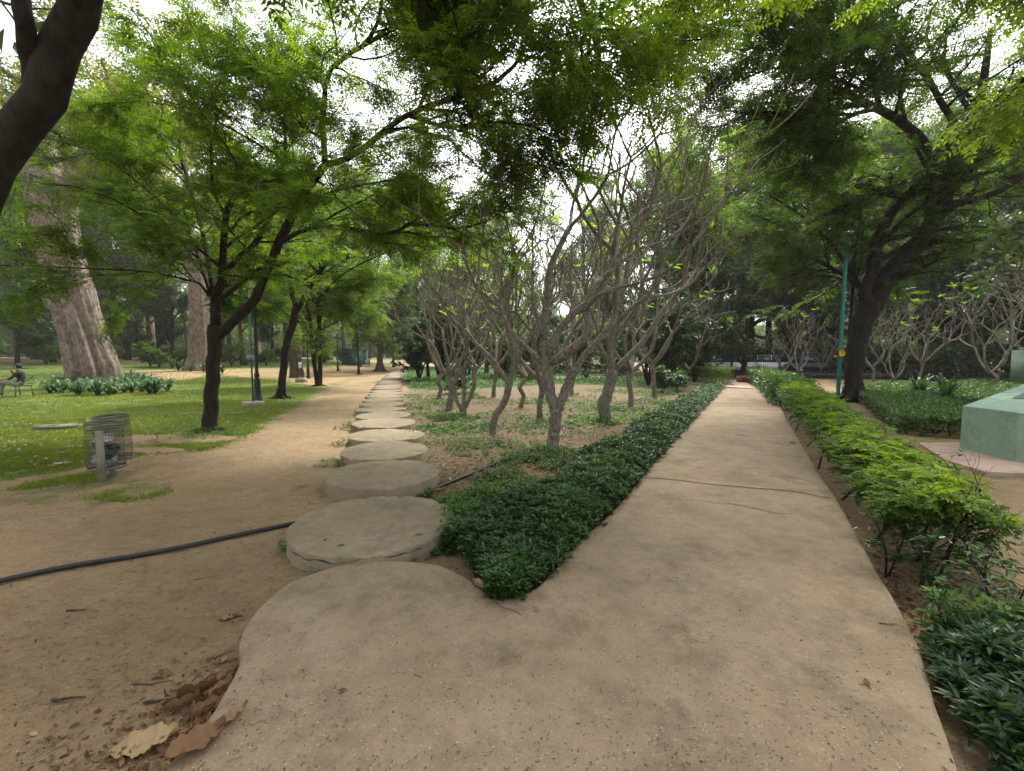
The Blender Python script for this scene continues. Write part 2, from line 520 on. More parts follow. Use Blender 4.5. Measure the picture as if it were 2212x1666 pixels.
bumpn(n, l, mathn(n, l, 'ADD', mathn(n, l, 'ADD', n3.outputs[0], n6.outputs[0]), mathn(n, l, 'MULTIPLY', n2.outputs[0], 2.0)), .9, .03, bs)
ground = mb.build('ground', mg, smooth=True); tag(ground, kind='structure')
gm_, lm_, cm_ = masks(v[:, 0], v[:, 1])
bd_ = .5 + .5 * np.clip(poly_sd(v[:, 0], v[:, 1], BED) / 1.0, -1, 1)
bd_ = np.maximum(bd_, .8 * S((v[:, 0] - .62 * v[:, 1] - 2.2) / 1.5) * S((v[:, 1] - 13) / 6))
for nm, a in (('grass', gm_), ('litter', lm_), ('cover', cm_), ('bed', bd_)):
    q = ground.data.attributes.new(nm, 'FLOAT', 'POINT'); q.data.foreach_set('value', a.astype(np.float32))

# ================================================================== CONCRETE WALK
def concrete(name, a, b, c, fleck, bump=.35, edge=None):
    m, n, l, bs, out = _mat(name)
    t1 = noise(n, l, 1.1, 5); t2 = noise(n, l, 6, 6, .65); t3 = noise(n, l, 60, 4, .7); t4 = noise(n, l, 2.4, 6, .7); t5 = noise(n, l, 17, 6, .75)
    r = rampnode(n, [(.3, a), (.52, b), (.74, c)])
    l.new(mathn(n, l, 'ADD', mathn(n, l, 'MULTIPLY', t1.outputs[0], .5), mathn(n, l, 'MULTIPLY', t2.outputs[0], .5)), r.inputs[0])
    k = mixc(n, l, mapr(n, l, t4.outputs[0], .50, .72, 0, .8), r.outputs[0], tuple(x * .62 for x in a))
    vo = n.new('ShaderNodeTexVoronoi'); vo.inputs['Scale'].default_value = 48
    tc = n.new('ShaderNodeTexCoord'); l.new(tc.outputs['Object'], vo.inputs['Vector'])
    near = mapr(n, l, vo.outputs['Distance'], .16, .26, 1, 0)
    pick = mapr(n, l, vo.outputs['Color'], .50, .56, 0, 1)
    k = mixc(n, l, mathn(n, l, 'MULTIPLY', mathn(n, l, 'MULTIPLY', near, pick), fleck), k, (.46, .41, .34))
    vo2 = n.new('ShaderNodeTexVoronoi'); vo2.inputs['Scale'].default_value = 31
    l.new(tc.outputs['Object'], vo2.inputs['Vector'])
    near2 = mapr(n, l, vo2.outputs['Distance'], .15, .25, 1, 0)
    sp = n.new('ShaderNodeSeparateColor'); l.new(vo2.outputs['Color'], sp.inputs[0])
    k = mixc(n, l, mathn(n, l, 'MULTIPLY', mathn(n, l, 'MULTIPLY', near2, mapr(n, l, sp.outputs[1], .62, .66)), fleck), k, (.11, .085, .06))
    k = mixc(n, l, mapr(n, l, t3.outputs[0], .6, .75, 0, .35), k, (.12, .09, .065))
    k = mixc(n, l, mapr(n, l, t5.outputs[0], .48, .7, 0, .4), k, tuple(x * .6 for x in b))
    l.new(k, bs.inputs['Base Color']); bs.inputs['Roughness'].default_value = .92; bs.inputs['Specular IOR Level'].default_value = .2
    bumpn(n, l, mathn(n, l, 'ADD', t3.outputs[0], t2.outputs[0]), bump, .012, bs)
    return m
M_walk = concrete('walk_concrete', (.175, .131, .083), (.258, .198, .131), (.330, .262, .180), .3, .5)
M_stone = concrete('disc_concrete', (.17, .138, .090), (.25, .205, .138), (.33, .275, .195), .2, .45)

ZS = .10
left_edge = [(1062,1292),(1085,1291),(1120,1286),(1160,1268),(1200,1226),(1232,1190),(1262,1158),(1320,1108),(1382,1036),(1440,970),(1500,905),(1540,862),(1566,838)]
right_edge = [(1668,842),(1700,905),(1735,965),(1774,1030),(1809,1080),(1851,1156),(1889,1225),(1946,1320),(1984,1396),(2004,1460),(2030,1545),(2062,1640),(2105,1760)]
lobe = [(270,1745),(351,1664),(400,1615),(437,1571),(476,1510),(506,1455),(518,1425),(516,1395),(524,1365),(542,1335),(572,1300),(620,1262),(680,1236),(745,1218),(800,1211),(860,1211),(915,1215),(965,1226),(1010,1248),(1040,1270)]
def smooth2(pts, k=4):
    return spline(pts, (len(pts) - 1) * k + 1)
W_left = np.array([G(*p, ZS)[:2] for p in smooth2(left_edge)])
W_right = np.array([G(*p, ZS)[:2] for p in smooth2(right_edge)])
W_lobe = np.array([G(*p, ZS)[:2] for p in smooth2(lobe)])
near_close = [tuple(G(2105,1760,ZS)[:2]), (1.9,.2), (1.9,-3), (-1.7,-3), (-1.5,.3)]
outline = [tuple(p) for p in W_left] + [tuple(p) for p in W_right] + near_close[1:] + [tuple(p) for p in W_lobe]
# ragged casting edge
o2 = []
for i, (x, y) in enumerate(outline):
    o2.append((x + .012 * float(fbm(x * 9, y * 9, 4)), y + .012 * float(fbm(x * 9, y * 9, 8))))
def slab(name, outline, z0, z1, mat, bev=.018, parent=None):
    bm = bmesh.new()
    vs = [bm.verts.new((x, y, z1)) for x, y in outline]
    fc = bm.faces.new(vs)
    if fc.normal.z < 0: fc.normal_flip()
    fc.normal_update()
    r = bmesh.ops.extrude_face_region(bm, geom=[fc])
    for e in r['geom']:
        if isinstance(e, bmesh.types.BMVert): e.co.z = z0
    bm.normal_update()
    top = [e for e in bm.edges if all(abs(v.co.z - z1) < 1e-6 for v in e.verts)]
    if bev: bmesh.ops.bevel(bm, geom=top, offset=bev, segments=2, affect='EDGES', profile=.6)
    bmesh.ops.recalc_face_normals(bm, faces=bm.faces)
    me = bpy.data.meshes.new(name); bm.to_mesh(me); bm.free(); me.materials.append(mat)
    o = bpy.data.objects.new(name, me); COL.objects.link(o)
    if parent: o.parent = parent
    return o
walk = tag(slab('walkway', o2, -.06, ZS, M_walk), kind='structure')

M_crack = plain('crack_soil', (.055, .042, .03), .95, 0, .3, 40)
def crack(pts, w0, name='walkway_crack'):
    P = np.array([G(*p, ZS + .004) for p in smooth2(pts, 9)])
    P[:, 0] += .02 * fbm(P[:, 0] * 8, P[:, 1] * 8, 5); P[:, 1] += .03 * fbm(P[:, 0] * 11, P[:, 1] * 8, 6)
    T = np.gradient(P, axis=0); N = nrm(np.stack([-T[:, 1], T[:, 0], T[:, 2] * 0], 1))
    ww = w0 * (.45 + 1.1 * np.clip(.5 + fbm(P[:, 0] * 14, P[:, 1] * 14, 7), 0, 1))[:, None]
    v = np.concatenate([P - N * ww, P + N * ww]); k = len(P)
    f = [[i, i + 1, k + i + 1, k + i] for i in range(k - 1)]
    mb = MB(); mb.add(v, f); tag(mb.build(name, M_crack), kind='structure')
crack([(1384,1031),(1450,1036),(1520,1044),(1600,1052),(1700,1060),(1793,1076)], .010)
crack([(1568,1086),(1620,1095),(1665,1106),(1712,1110)], .004)
crack([(1480,1080),(1520,1082),(1560,1089)], .003)
crack([(1545,876),(1600,878),(1679,880)], .012)
crack([(1062,1292),(1080,1310),(1110,1318),(1128,1328)], .002)

# far cross path behind the flower bed and slab in front of the plinth
M_pink = concrete('pink_concrete', (.36, .26, .20), (.43, .32, .25), (.50, .38, .31), .3)
far = [G(*p, .05)[:2] for p in [(1566,836),(1440,823),(1200,818),(1200,812),(1440,814),(1560,818),(1600,824),(1668,842)]]
far_path = tag(slab('crossing_path', [tuple(p) for p in far], -.05, .06, M_pink, .01), kind='structure')
pad = [G(*p, .05)[:2] for p in [(1985,956),(2075,955),(2230,955),(2420,975),(2500,1040),(2212,1022),(2130,1019),(2040,992)]]
tag(slab('plinth_paving', [tuple(p) for p in pad], -.05, .05, M_pink, .01), kind='structure')

# ================================================================== STEPPING DISCS
discs = [(808.3,1203,1069,641,976),(828.6,1053,996.5,703,954.5),(832,994,951.5,735,930),(835,950.5,926.5,754,916),(830,923,903.5,763,897),(828.7,904,890,771,886.5),(821.8,889,877,769,874.6)]
cs = []
for (cx, yb, yt, xl, xr) in discs:
    a = G(cx, yb, .15); b = G(cx, yt, .15); cm = (a + b) / 2
    cs.append((cm[0], cm[1]))
spacing = 1.30
x, y = cs[-1]
end = G(852, 800, .1)
k = 0
while y < 46:
    k += 1
    tx = (852 - 1106) / FPX + .0
    bend = S((y - 14) / 30)
    dx = -.262 * (1 - bend) + -.205 * bend
    L = math.hypot(dx, 1)
    x += dx / L * spacing; y += spacing / L
    cs.append((x, y))
labels_disc = ['largest nearest round concrete stepping disc, cracked rim, touching the green ground cover',
 'second round concrete disc, clean side wall, black hose passing behind it', 'third round concrete disc of the curving row']
for i, (x, y) in enumerate(cs):
    r_ = .655 + .02 * math.sin(i * 2.3) + (.03 if i == 0 else 0)
    mb = MB()
    sd_ = 72 if i < 6 else 40
    top = .15 + .008 * math.sin(i * 1.7)
    prof = [(r_, -.14), (r_ * 1.0, top - .016), (r_ - .006, top - .004), (r_ - .02, top), (r_ * .6, top + .002), (.001, top + .003)]
    mb.lathe((0, 0, 0), prof, sd_)
    vv = mb.v[0]
    a = np.arctan2(vv[:, 1], vv[:, 0]); rr = np.hypot(vv[:, 0], vv[:, 1])
    wob = 1 + .012 * np.sin(a * 3 + i) + .007 * fbm(a * 5 + i * 3, vv[:, 2] * 12, i) * (rr > r_ * .9)
    vv[:, 0] *= wob; vv[:, 1] *= wob
    if i < 7:   # chipped rim
        ch = (rr > r_ * .93) & (vv[:, 2] > 0)
        vv[ch, 2] -= np.clip(fbm(a[ch] * 6, a[ch] * 0 + i, 3) - .10, 0, 1) * .14
    lab = (labels_disc[i] if i < 3 else ORD[i] + ' round concrete stepping disc counted from the nearest' if i < 22 else ORD[i - 22] + ' of the farthest thin discs where the row meets the dirt track')
    o = mb.build('stepping_disc', M_stone, smooth=False)
    for p in o.data.polygons: p.use_smooth = abs(p.normal.z) < .8
    o.location = (x, y, float(hgt(x, y)) * 0); o.rotation_euler = (.018 * math.sin(i * 3), .02 * math.cos(i * 5), i)
    tag(o, lab, 'stepping stone', 'round concrete stepping discs beside the dirt track')
    if i == 0:
        m2 = MB()
        aa = np.linspace(-2.3, -.75, 60); rr = r_ * (1 + .012 * np.sin((aa) * 3)) + .004
        z = .105 + .04 * fbm(aa * 5, aa * 0, 2, 3) * 2
        hw = .001 + .016 * np.clip(fbm(aa * 9, aa * 0, 5) + .12, 0, 1)
        v = np.concatenate([np.stack([rr * np.cos(aa), rr * np.sin(aa), z - hw], 1), np.stack([rr * np.cos(aa), rr * np.sin(aa), z + hw], 1)])
        m2.add(v, [[q, q + 1, 61 + q, 60 + q] for q in range(59)])
        m2.build('crack', M_crack, o)
        o.rotation_euler = (0, 0, 0)

# ================================================================== HOSES
M_hose = plain('hose_black', (.022, .022, .024), .55, 0, .3, 20)
M_hoseg = plain('hose_grey', (.20, .17, .15), .8, 0, .25, 15)
def hose(pts, r, mat, label, name='hose'):
    P = np.array([G(*p) + [0, 0, r * .9] for p in pts])
    Pn = spline(P, len(pts) * 8)
    Pn[:, 2] = hgt(Pn[:, 0], Pn[:, 1]) + r * .9 + .006
    mb = MB(); mb.tube(Pn, r, 8)
    tag(mb.build(name, mat, smooth=True), label, 'hose', 'hoses lying on the ground')
hose([(-420,1370),(-150,1306),(0,1262),(160,1228),(330,1200),(500,1164),(600,1143),(660,1131)], .019, M_hose, 'black hose crossing the bare dirt to the nearest round disc')
hose([(900,1078),(925,1067),(975,1045),(1030,1022),(1075,1003),(1115,990),(1150,975)], .019, M_hose, 'black hose running from behind the discs into the weeds')
hose([(1203,951),(1213,938),(1207,925),(1216,917),(1240,910),(1268,899),(1300,886),(1331,874),(1370,866),(1407,855),(1440,850)], .018, M_hoseg, 'thin grey hose winding behind the big bare branched trunk')

# ================================================================== GRASS AND GROUND COVER (stuff)
def grass():
    mb = MB()
    N = 330000
    # density falls with distance: sample in picture-like coordinates on the ground
    Yv = 1 / rng.uniform(1 / 60, 1 / 4.6, N)
    Xv = Yv * rng.uniform(-1.35, -.15, N)
    g, li, gc = masks(Xv, Yv)
    nz = fbm(Xv * .9, Yv * .9, 21) + .5 * fbm(Xv * 3.3, Yv * 3.3, 22)
    nb = fbm(Xv * .35, Yv * .35, 27)
    keep = (g - .30 * (li > .5) + nz * 1.2 + nb * .6 - .18 * S((Yv - 11) / 7) + rng.normal(size=N) * .10 > .76)
    Xv, Yv, nz, nb = Xv[keep], Yv[keep], nz[keep], nb[keep]
    P = np.stack([Xv, Yv, hgt(Xv, Yv) - .003], 1)
    n = len(P)
    D = nrm(np.stack([rng.normal(size=n) * .55, rng.normal(size=n) * .55, np.full(n, .8)], 1))
    Nn = nrm(rng.normal(size=(n, 3)))
    far = np.clip(Yv / 9, 1, 5)
    place(mb, (np.array([[0, .5, 0], [1, 0, 0], [0, -.5, 0]], float), np.array([[0, 2, 1]])), P, D, Nn,
          rng.uniform(.03, .065, n) * far ** .35 * (1 + nz * .6), .010 * far, np.clip(.5 + nz * .7 + nb * .8 + rng.normal(size=n) * .12, 0, 1))
    tag(mb.build('lawn_grass', M_grass), 'short patchy green lawn grass on the left', 'grass', kind='stuff')
grass()

def weeds():
    """low leafy weeds in patches in the flower bed and along the discs"""
    mb = MB()
    patches = [(1185,985,.55,500,.5),(1120,1000,.4,300,.5),(1230,1010,.35,250,.5),(1000,958,.55,330,.45),(1045,975,.5,260,.45),(1110,965,.5,240,.42),
        (1010,925,.7,300,.5),(960,905,.5,260,.5),(985,905,.5,200,.5),(920,880,.9,320,.5),(900,860,.9,300,.5),(940,925,.35,160,.45),(1330,905,.9,600,.75),(1280,915,.5,260,.7),
        (1390,890,.7,260,.6),(1090,1035,.35,260,.5),(1150,1065,.45,700,.7),(1040,1100,.38,700,.7),(1000,1145,.32,560,.7),(960,1180,.2,200,.5),(1085,1120,.35,560,.68),(730,1225,.16,90,.6),(700,1210,.12,60,.6),
        (905,1190,.15,90,.5),(840,1205,.22,60,.55),(745,962,.2,60,.5),(720,1008,.2,50,.5),(760,925,.3,60,.5),(1450,855,1.2,420,.65),(1400,850,1,260,.6),(1160,915,.7,160,.45),(1250,880,.9,140,.5),
        (1420,875,.7,200,.5),(460,938,.5,260,.6),(380,950,.4,80,.6),(900,1072,.15,60,.55),(960,1110,.2,180,.5),(925,1150,.14,120,.5),(640,1190,.1,30,.6)]
    g0 = np.random.default_rng(88)
    for q in range(42):
        py_ = 838 + 110 * g0.uniform() ** 1.6; px_ = g0.uniform(895, 1500 - (py_ - 838) * 1.3)
        patches.append((px_, py_, g0.uniform(.3, .9), int(g0.uniform(60, 200)), g0.uniform(.45, .62)))
    for (px, py, r_, k, lvl) in patches:
        c = G(px, py)
        a = rng.uniform(0, 6.283, k); q = r_ * np.sqrt(rng.uniform(0, 1, k)) 
        x = c[0] + q * np.cos(a) * 1.3; y = c[1] + q * np.sin(a)
        ok = fbm(x * 4, y * 4, 31) > -.12
        x, y, q, k = x[ok], y[ok], q[ok], ok.sum()
        h = rng.uniform(.02, .16, k) * (1.15 - q / r_ * .7) * (.6 if lvl < .5 else 1) * (1.7 if c[1] < 4.6 and r_ > .25 else 1)
        P0 = np.stack([x, y, hgt(x, y) + h], 1)
        if c[1] < 7:
            st = np.stack([P0 * [1, 1, 0] + np.stack([0 * x, 0 * x, hgt(x, y)], 1), P0], 1)
            vv, ff = tubes(st, np.full((k, 2), .0018), 3); mb.add(vv, ff, .35)
        for j in range(5):
            m_ = len(P0); d = rng.normal(size=(m_, 3)); d[:, 2] = rng.uniform(-.1, .7, m_)
            L = rng.uniform(.022, .05, m_) * (1.0 if c[1] < 9 else 1.5)
            place(mb, LANCE, P0 - [0, 0, 1] * rng.uniform(0, .04, (m_, 1)), d, np.array([0, 0, 1.]) + rng.normal(size=(m_, 3)) * .3, L, L * .55, np.clip(lvl + rng.normal(size=m_) * .16, 0, 1))
    # bright ground cover right of the far discs
    k = 34000
    Yv = 1 / rng.uniform(1 / 60, 1 / 17, k); Xv = Yv * rng.uniform(-.27, .36, k)
    _, _, gc = masks(Xv, Yv); ok = gc + fbm(Xv * .8, Yv * .8, 33) * .6 > .5
    Xv, Yv = Xv[ok], Yv[ok]; k = len(Xv)
    d = rng.normal(size=(k, 3)); d[:, 2] = rng.uniform(.1, .9, k)
    place(mb, DIAM, np.stack([Xv, Yv, hgt(Xv, Yv) + rng.uniform(0, .25, k)], 1), d, np.array([0, 0, 1.]) + rng.normal(size=(k, 3)) * .4, .13, .065, np.clip(.45 + rng.normal(size=k) * .2, 0, 1))
    R_ = ring([(1862,850),(1872,838),(2212,828),(2500,828),(2500,872),(2212,872),(2080,900),(1960,885)])
    k = 60000; Yv = 1 / rng.uniform(1 / 34, 1 / 8, k); Xv = Yv * rng.uniform(.78, 1.5, k); ok = poly_sd(Xv, Yv, R_) + fbm(Xv, Yv, 35) > .1
    Xv, Yv = Xv[ok], Yv[ok]; k = len(Xv); d = rng.normal(size=(k, 3)); d[:, 2] = rng.uniform(.1, .9, k)
    place(mb, LANCE, np.stack([Xv, Yv, hgt(Xv, Yv) + rng.uniform(0, .34, k) * (1 + .6 * fbm(Xv * .8, Yv * .8, 36))], 1), d, np.array([0, 0, 1.]) + rng.normal(size=(k, 3)) * .4, .14, .06, np.clip(.22 + .5 * fbm(Xv * .6, Yv * .6, 37) + rng.normal(size=k) * .15, 0, 1))
    tag(mb.build('weed_cover', M_leaf_weed), 'low leafy weeds patched over the soil of the planted bed', 'weeds', kind='stuff')
weeds()

def litter():
    """dry leaves, seeds, grit and twig bits"""
    mb = MB()
    def scat(N, ylo, yhi, xlo, xhi, L, z, region=None, T=LANCE, w=.5, lv=(.5, .2), tilt=.25):
        Yv = 1 / rng.uniform(1 / yhi, 1 / ylo, N); Xv = Yv * rng.uniform(xlo, xhi, N)
        if region is not None:
            ok = region(Xv, Yv); Xv, Yv = Xv[ok], Yv[ok]
        k = len(Xv); d = rng.normal(size=(k, 3)); d[:, 2] *= tilt
        zz = (hgt(Xv, Yv) if z is None else z) + rng.uniform(.003, .012, k)
        ll = rng.uniform(*L, k)
        place(mb, T, np.stack([Xv, Yv, zz], 1), d, np.array([0, 0, 1.]) + rng.normal(size=(k, 3)) * tilt, ll, ll * w, np.clip(lv[0] + rng.normal(size=k) * lv[1], 0, 1))
    OUT = np.array(outline)
    off = lambda x, y: poly_sd(x, y, OUT) < -.03
    on = lambda x, y: poly_sd(x, y, OUT) > .04
    bed = lambda x, y: (x > -.28 * y + .4) & (x < .5 * y) & off(x, y)
    scat(9000, 7, 60, -.9, -.1, (.07, .15), None, lambda x, y: masks(x, y)[1] + fbm(x, y, 41) * .6 > .5, lv=(.55, .2))
    scat(7500, 3.8, 26, -.2, .5, (.03, .09), None, bed, lv=(.38, .25))
    scat(2600, 1.2, 14, -1.35, -.15, (.005, .025), None, lambda x, y: off(x, y) & (fbm(x * .9, y * .9, 44) > -.1), lv=(.35, .25))
    scat(5200, 6, 60, -1.2, -.2, (.04, .10), None, lambda x, y: masks(x, y)[0] > .5, lv=(.65, .2))
    scat(500, 2.0, 5.5, .5, 1.1, (.015, .04), None, lambda x, y: off(x, y) & (x > .55 * y + .5), lv=(.4, .2))
    scat(1800, 1.6, 7, .85, 1.02, (.02, .05), None, lambda x, y: off(x, y) & (x > .5 * y + .4), lv=(.25, .2))
    scat(700, 9, 30, .6, 1.2, (.04, .09), None, off, lv=(.3, .2))
    hp = G(430, 1530)
    scat(9000, 1.3, 3.2, -1.2, -.5, (.012, .045), None, lambda x, y: off(x, y) & (rng.uniform(size=len(x)) < .5 * np.exp(-((x - hp[0]) ** 2 + (y - hp[1]) ** 2) / .12)), lv=(.35, .25), tilt=.5)
    SD = lambda x, y: poly_sd(x, y, OUT)
    scat(5200, 1.1, 9, -1.1, 1.1, (.006, .022), ZS, lambda x, y: (SD(x, y) > .015) & (SD(x, y) < .14) & (rng.uniform(size=len(x)) < np.exp(-SD(x, y) / .04)), lv=(.22, .2))
    scat(5200, 1.1, 9, -1.1, 1.1, (.008, .035), None, lambda x, y: (SD(x, y) < -.01) & (SD(x, y) > -.2) & (rng.uniform(size=len(x)) < .6), lv=(.25, .2))
    tag(mb.build('leaf_litter', M_dry), 'scattered small dry brown leaves lying on soil and lawn', 'leaf litter', kind='stuff')
    mb = MB(); M = plain('debris', (.06, .048, .03), .9, 0, .5, 60)
    N = 10000
    Yv = 1 / rng.uniform(1 / 9, 1 / 1.0, N); Xv = Yv * rng.uniform(-1.2, .95, N)
    ok = on(Xv, Yv) & (fbm(Xv * 1.6, Yv * 1.6, 51) * 1.6 + .8 * fbm(Xv * 6, Yv * 6, 52) + rng.uniform(-.3, .3, N) > .12); Xv, Yv = Xv[ok], Yv[ok]; k = len(Xv)
    s_ = rng.uniform(.0015, .004, k) + .004 * rng.uniform(size=k) ** 5
    for T_, L_, W_ in ((LANCE, 1.6, 1.1),):
        d = rng.normal(size=(k, 3)); d[:, 2] *= .4
        place(mb, T_, np.stack([Xv, Yv, ZS + s_ * .5], 1), d, np.array([0, 0, 1.]) + rng.normal(size=(k, 3)) * .5, s_ * L_, s_ * W_ * rng.uniform(.5, 1.5, k))
    k = 3600
    Yv = 1 / rng.uniform(1 / 9, 1 / 1.05, k); Xv = Yv * rng.uniform(-1.2, .95, k)
    z = np.where(poly_sd(Xv, Yv, OUT) > .02, ZS, hgt(Xv, Yv))
    a = rng.uniform(0, math.pi, k); L = rng.uniform(.004, .02, k) * np.where(z == ZS, .8, 1.6)
    P0 = np.stack([Xv, Yv, z + .003], 1); dd = np.stack([np.cos(a), np.sin(a), rng.uniform(-.02, .1, k)], 1) * L[:, None]
    vv, ff = tubes(np.stack([P0, P0 + dd * .5 + rng.normal(size=(k, 3)) * [.002, .002, 0], P0 + dd], 1), np.full((k, 3), .0011), 4)
    mb.add(vv, ff)
    tag(mb.build('seed_and_twig_bits', M), 'tiny dark seeds and twig bits strewn over the walkway', 'debris', kind='stuff')
    mb = MB(); M = plain('pale_chips', (.44, .38, .28), .9, 0, .3, 60)
    N = 1500
    Yv = 1 / rng.uniform(1 / 7, 1 / 1.0, N); Xv = Yv * rng.uniform(-1.2, .95, N)
    z = np.where(poly_sd(Xv, Yv, OUT) > .02, ZS, hgt(Xv, Yv))
    s_ = rng.uniform(.004, .012, N); d = rng.normal(size=(N, 3)); d[:, 2] *= .2
    place(mb, LANCE, np.stack([Xv, Yv, z + .003], 1), d, np.array([0, 0, 1.]) + rng.normal(size=(N, 3)) * .3, s_, s_ * .5)
    tag(mb.build('pale_chips', M), 'pale leaf chips and grit strewn on walkway and dirt', 'debris', kind='stuff')
litter()

# individual large dry leaves
def dry_leaf(px, py, L, ang, label, lv=.5, z=None, curl=.25, name='dry_leaf', jag=.07, W=.62):
    c = G(px, py, z) if z is not None else G(px, py)
    n_ = 30; m_ = 7
    v = []
    for i in range(n_ + 1):
        t = i / n_
        wd = .5 * W * (math.sin(math.pi * t ** .8) ** .75) * (1 + jag * (math.sin(i * 2.6 + px) + .6 * math.sin(i * 5.1)))
        for j in range(m_):
            s_ = (j / (m_ - 1) - .5) * 2
            zz = curl * (.30 * s_ * s_ + .5 * (t - .45) ** 2) + .035 * math.sin(t * 17 + abs(s_) * 4) * abs(s_) + .02 * math.sin(px + i) + .022 * abs(math.sin(22 * t - 5 * abs(s_))) * (1 - .4 * abs(s_))
            v.append([(t - .5) + .16 * abs(s_) * wd, s_ * wd, zz])
    f = [[i*m_+j, i*m_+j+1, (i+1)*m_+j+1, (i+1)*m_+j] for i in range(n_) for j in range(m_ - 1)]
    mb = MB(); v = np.array(v) * L; v[:, 2] -= v[:, 2].min() - .003
    mb.add(v, f, lv)
    mb.tube([[-.78 * L, .02 * L, .008], [-.6 * L, 0, .012], [-.3 * L, 0, .01], [.1*L, 0, .014 + .02 * L]], [.0016, .0016, .0009, .0004], 5, lv=.3)
    o = mb.build(name, M_dry, smooth=True); o.location = c + [0, 0, .004]; o.rotation_euler = (rng.uniform(-.08, .08), rng.uniform(-.08, .08), ang)
    tag(o, label, 'dry leaf', 'large dry leaves on the ground')
dry_leaf(315, 1615, .22, .5, 'largest tan dry leaf with toothed edge, lower left corner', .85, curl=.35)
dry_leaf(425, 1612, .20, 1.0, 'big reddish brown leaf right beside the largest tan leaf', .45, curl=.35, z=ZS)
dry_leaf(452, 1540, .14, .9, 'curled brown leaf tucked under the walkway edge', .35, curl=.7)
dry_leaf(478, 1500, .12, 1.3, 'small crumpled leaf wedged against the walkway lobe', .55, curl=.8)
dry_leaf(425, 1505, .15, .5, 'long rolled dark dry leaf left of the walkway lobe', .2, curl=.9, W=.3)
dry_leaf(395, 1530, .13, .7, 'narrow curled leaf above the two biggest leaves', .3, curl=.8, W=.35)
dry_leaf(488, 1466, .09, 1.2, 'little pale leaf at the notch of the walkway edge', .6, curl=.6)
dry_leaf(440, 1568, .10, 2.2, 'folded brown leaf between bigger leaves', .4, curl=.8)
dry_leaf(490, 1337, .10, .3, 'orange brown leaf beside a short twig near the lobe', .55)
dry_leaf(480, 1430, .06, .9, 'small greyish leaf standing by the lobe', .8)
dry_leaf(300, 1590, .08, .2, 'thin yellowish leaf left of the largest leaf', .8, W=.3)
dry_leaf(500, 1555, .14, 1.1, 'slim tan leaf lying on the walkway by the leaf heap', .6, z=ZS, W=.35)
dry_leaf(1034, 1268, .13, -1.0, 'pale papery leaf curled at the tip of the green wedge', .8, z=ZS, W=.42, curl=.5)
dry_leaf(1160, 1321, .035, -.7, 'small grey curled leaf on open concrete', .8, z=ZS, curl=.8)
dry_leaf(1712, 958, .12, .05, 'reddish fallen leaf on the right half of the walkway', .45, z=ZS, W=.45)
dry_leaf(1500, 871, .16, .05, 'reddish leaf beside the dark hedge far up the walkway', .4, z=ZS, W=.45)
dry_leaf(1010, 985, .16, .1, 'curled tan leaf in the bed behind the third disc', .75, curl=.6, W=.4)
dry_leaf(945, 1062, .13, .2, 'pale folded leaf lying against the black hose', .75, curl=.6, W=.4)
dry_leaf(985, 1076, .15, .1, 'buff leaf half under the weeds near the hose', .7, W=.4)
dry_leaf(1025, 1022, .12, .3, 'light leaf beside the hose in the bed', .75, W=.5)
dry_leaf(655, 1052, .12, .1, 'dry leaf on the dirt left of the second disc', .65, W=.35)
dry_leaf(672, 1090, .07, .1, 'whitish leaf scrap beside the second disc', .85, W=.4)
dry_leaf(1872, 1478, .04, 1.2, 'tiny brown leaf near the right side of the concrete', .3, z=ZS)
dry_leaf(2085, 1355, .05, 1.5, 'pink brown leaf under the thin right shrubs', .65)
dry_leaf(200, 1218, .07, .2, 'light leaf pressed against the black hose', .75, W=.35)
dry_leaf(985, 930, .1, .0, 'small tan leaf in the planted bed near discs', .8)
dry_leaf(130, 1045+180, .05, .1, 'small buff leaf just above the black hose at left', .8)
dry_leaf(740, 1495, .03, .4, 'tiny dark leaf on the near concrete', .2, z=ZS)

M_twig = barkmat('twig_bark', (.03, .024, .018), (.09, .07, .05), 60, .5, .4, .004)
def twig(px, py, L, ang, label, r=.004, z=None):
    c = G(px, py, z) if z is not None else G(px, py)
    t = np.linspace(-.5, .5, 9)[:, None]
    d = np.array([math.cos(ang), math.sin(ang), 0])
    P = t * d * L + np.stack([.02 * L * np.sin(t[:, 0] * 9 + px), .03 * L * np.cos(t[:, 0] * 6 + px), r + .02 * L * np.abs(t[:, 0])], 1)
    mb = MB(); mb.tube(P, r * (1 - .5 * (t[:, 0] + .5)), 6)
    o = mb.build('twig', M_twig, smooth=True); o.location = c + [0, 0, .002]
    tag(o, label, 'twig', 'twigs on the ground')
for q in range(20):
    u_ = q / 19; px_ = 512 - 75 * u_ + rng.uniform(-22, 4); py_ = 1445 + 130 * u_ + rng.uniform(-8, 12)
    dry_leaf(px_, py_, rng.uniform(.035, .085), rng.uniform(.3, 1.6), f'crumpled dry leaf in the heap against the walkway lobe, {ORD[q]} down the edge', rng.uniform(.15, .75), curl=rng.uniform(.4, 1.0), W=rng.uniform(.3, .7))
twig(165, 1321, .11, .12, 'short dark twig on bare dirt below the hose', .006)
twig(150, 1513, .14, .12, 'thick dark twig at lower left of the dirt', .007)
twig(380, 1510, .24, .35, 'long forked stick leaning into the leaf heap', .006)
twig(330, 1478, .16, .15, 'thin bent twig left of the leaf heap', .003)
twig(510, 1333, .09, -.1, 'stubby twig touching the lobe of the walkway', .008)
twig(475, 1418, .12, .7, 'slim twig pointing at the walkway lobe', .003)
twig(445, 1290-40, .14, .4, 'pale thin twig on open dirt right of the hose', .002)
twig(635, 1188, .1, -1.2, 'short stub of wood beside the nearest disc', .012)
twig(905, 1463, .05, -.5, 'tiny stick on the near concrete', .002, ZS)
twig(1920, 1350, .09, -.1, 'little stick at the right edge of the walkway', .003, ZS)

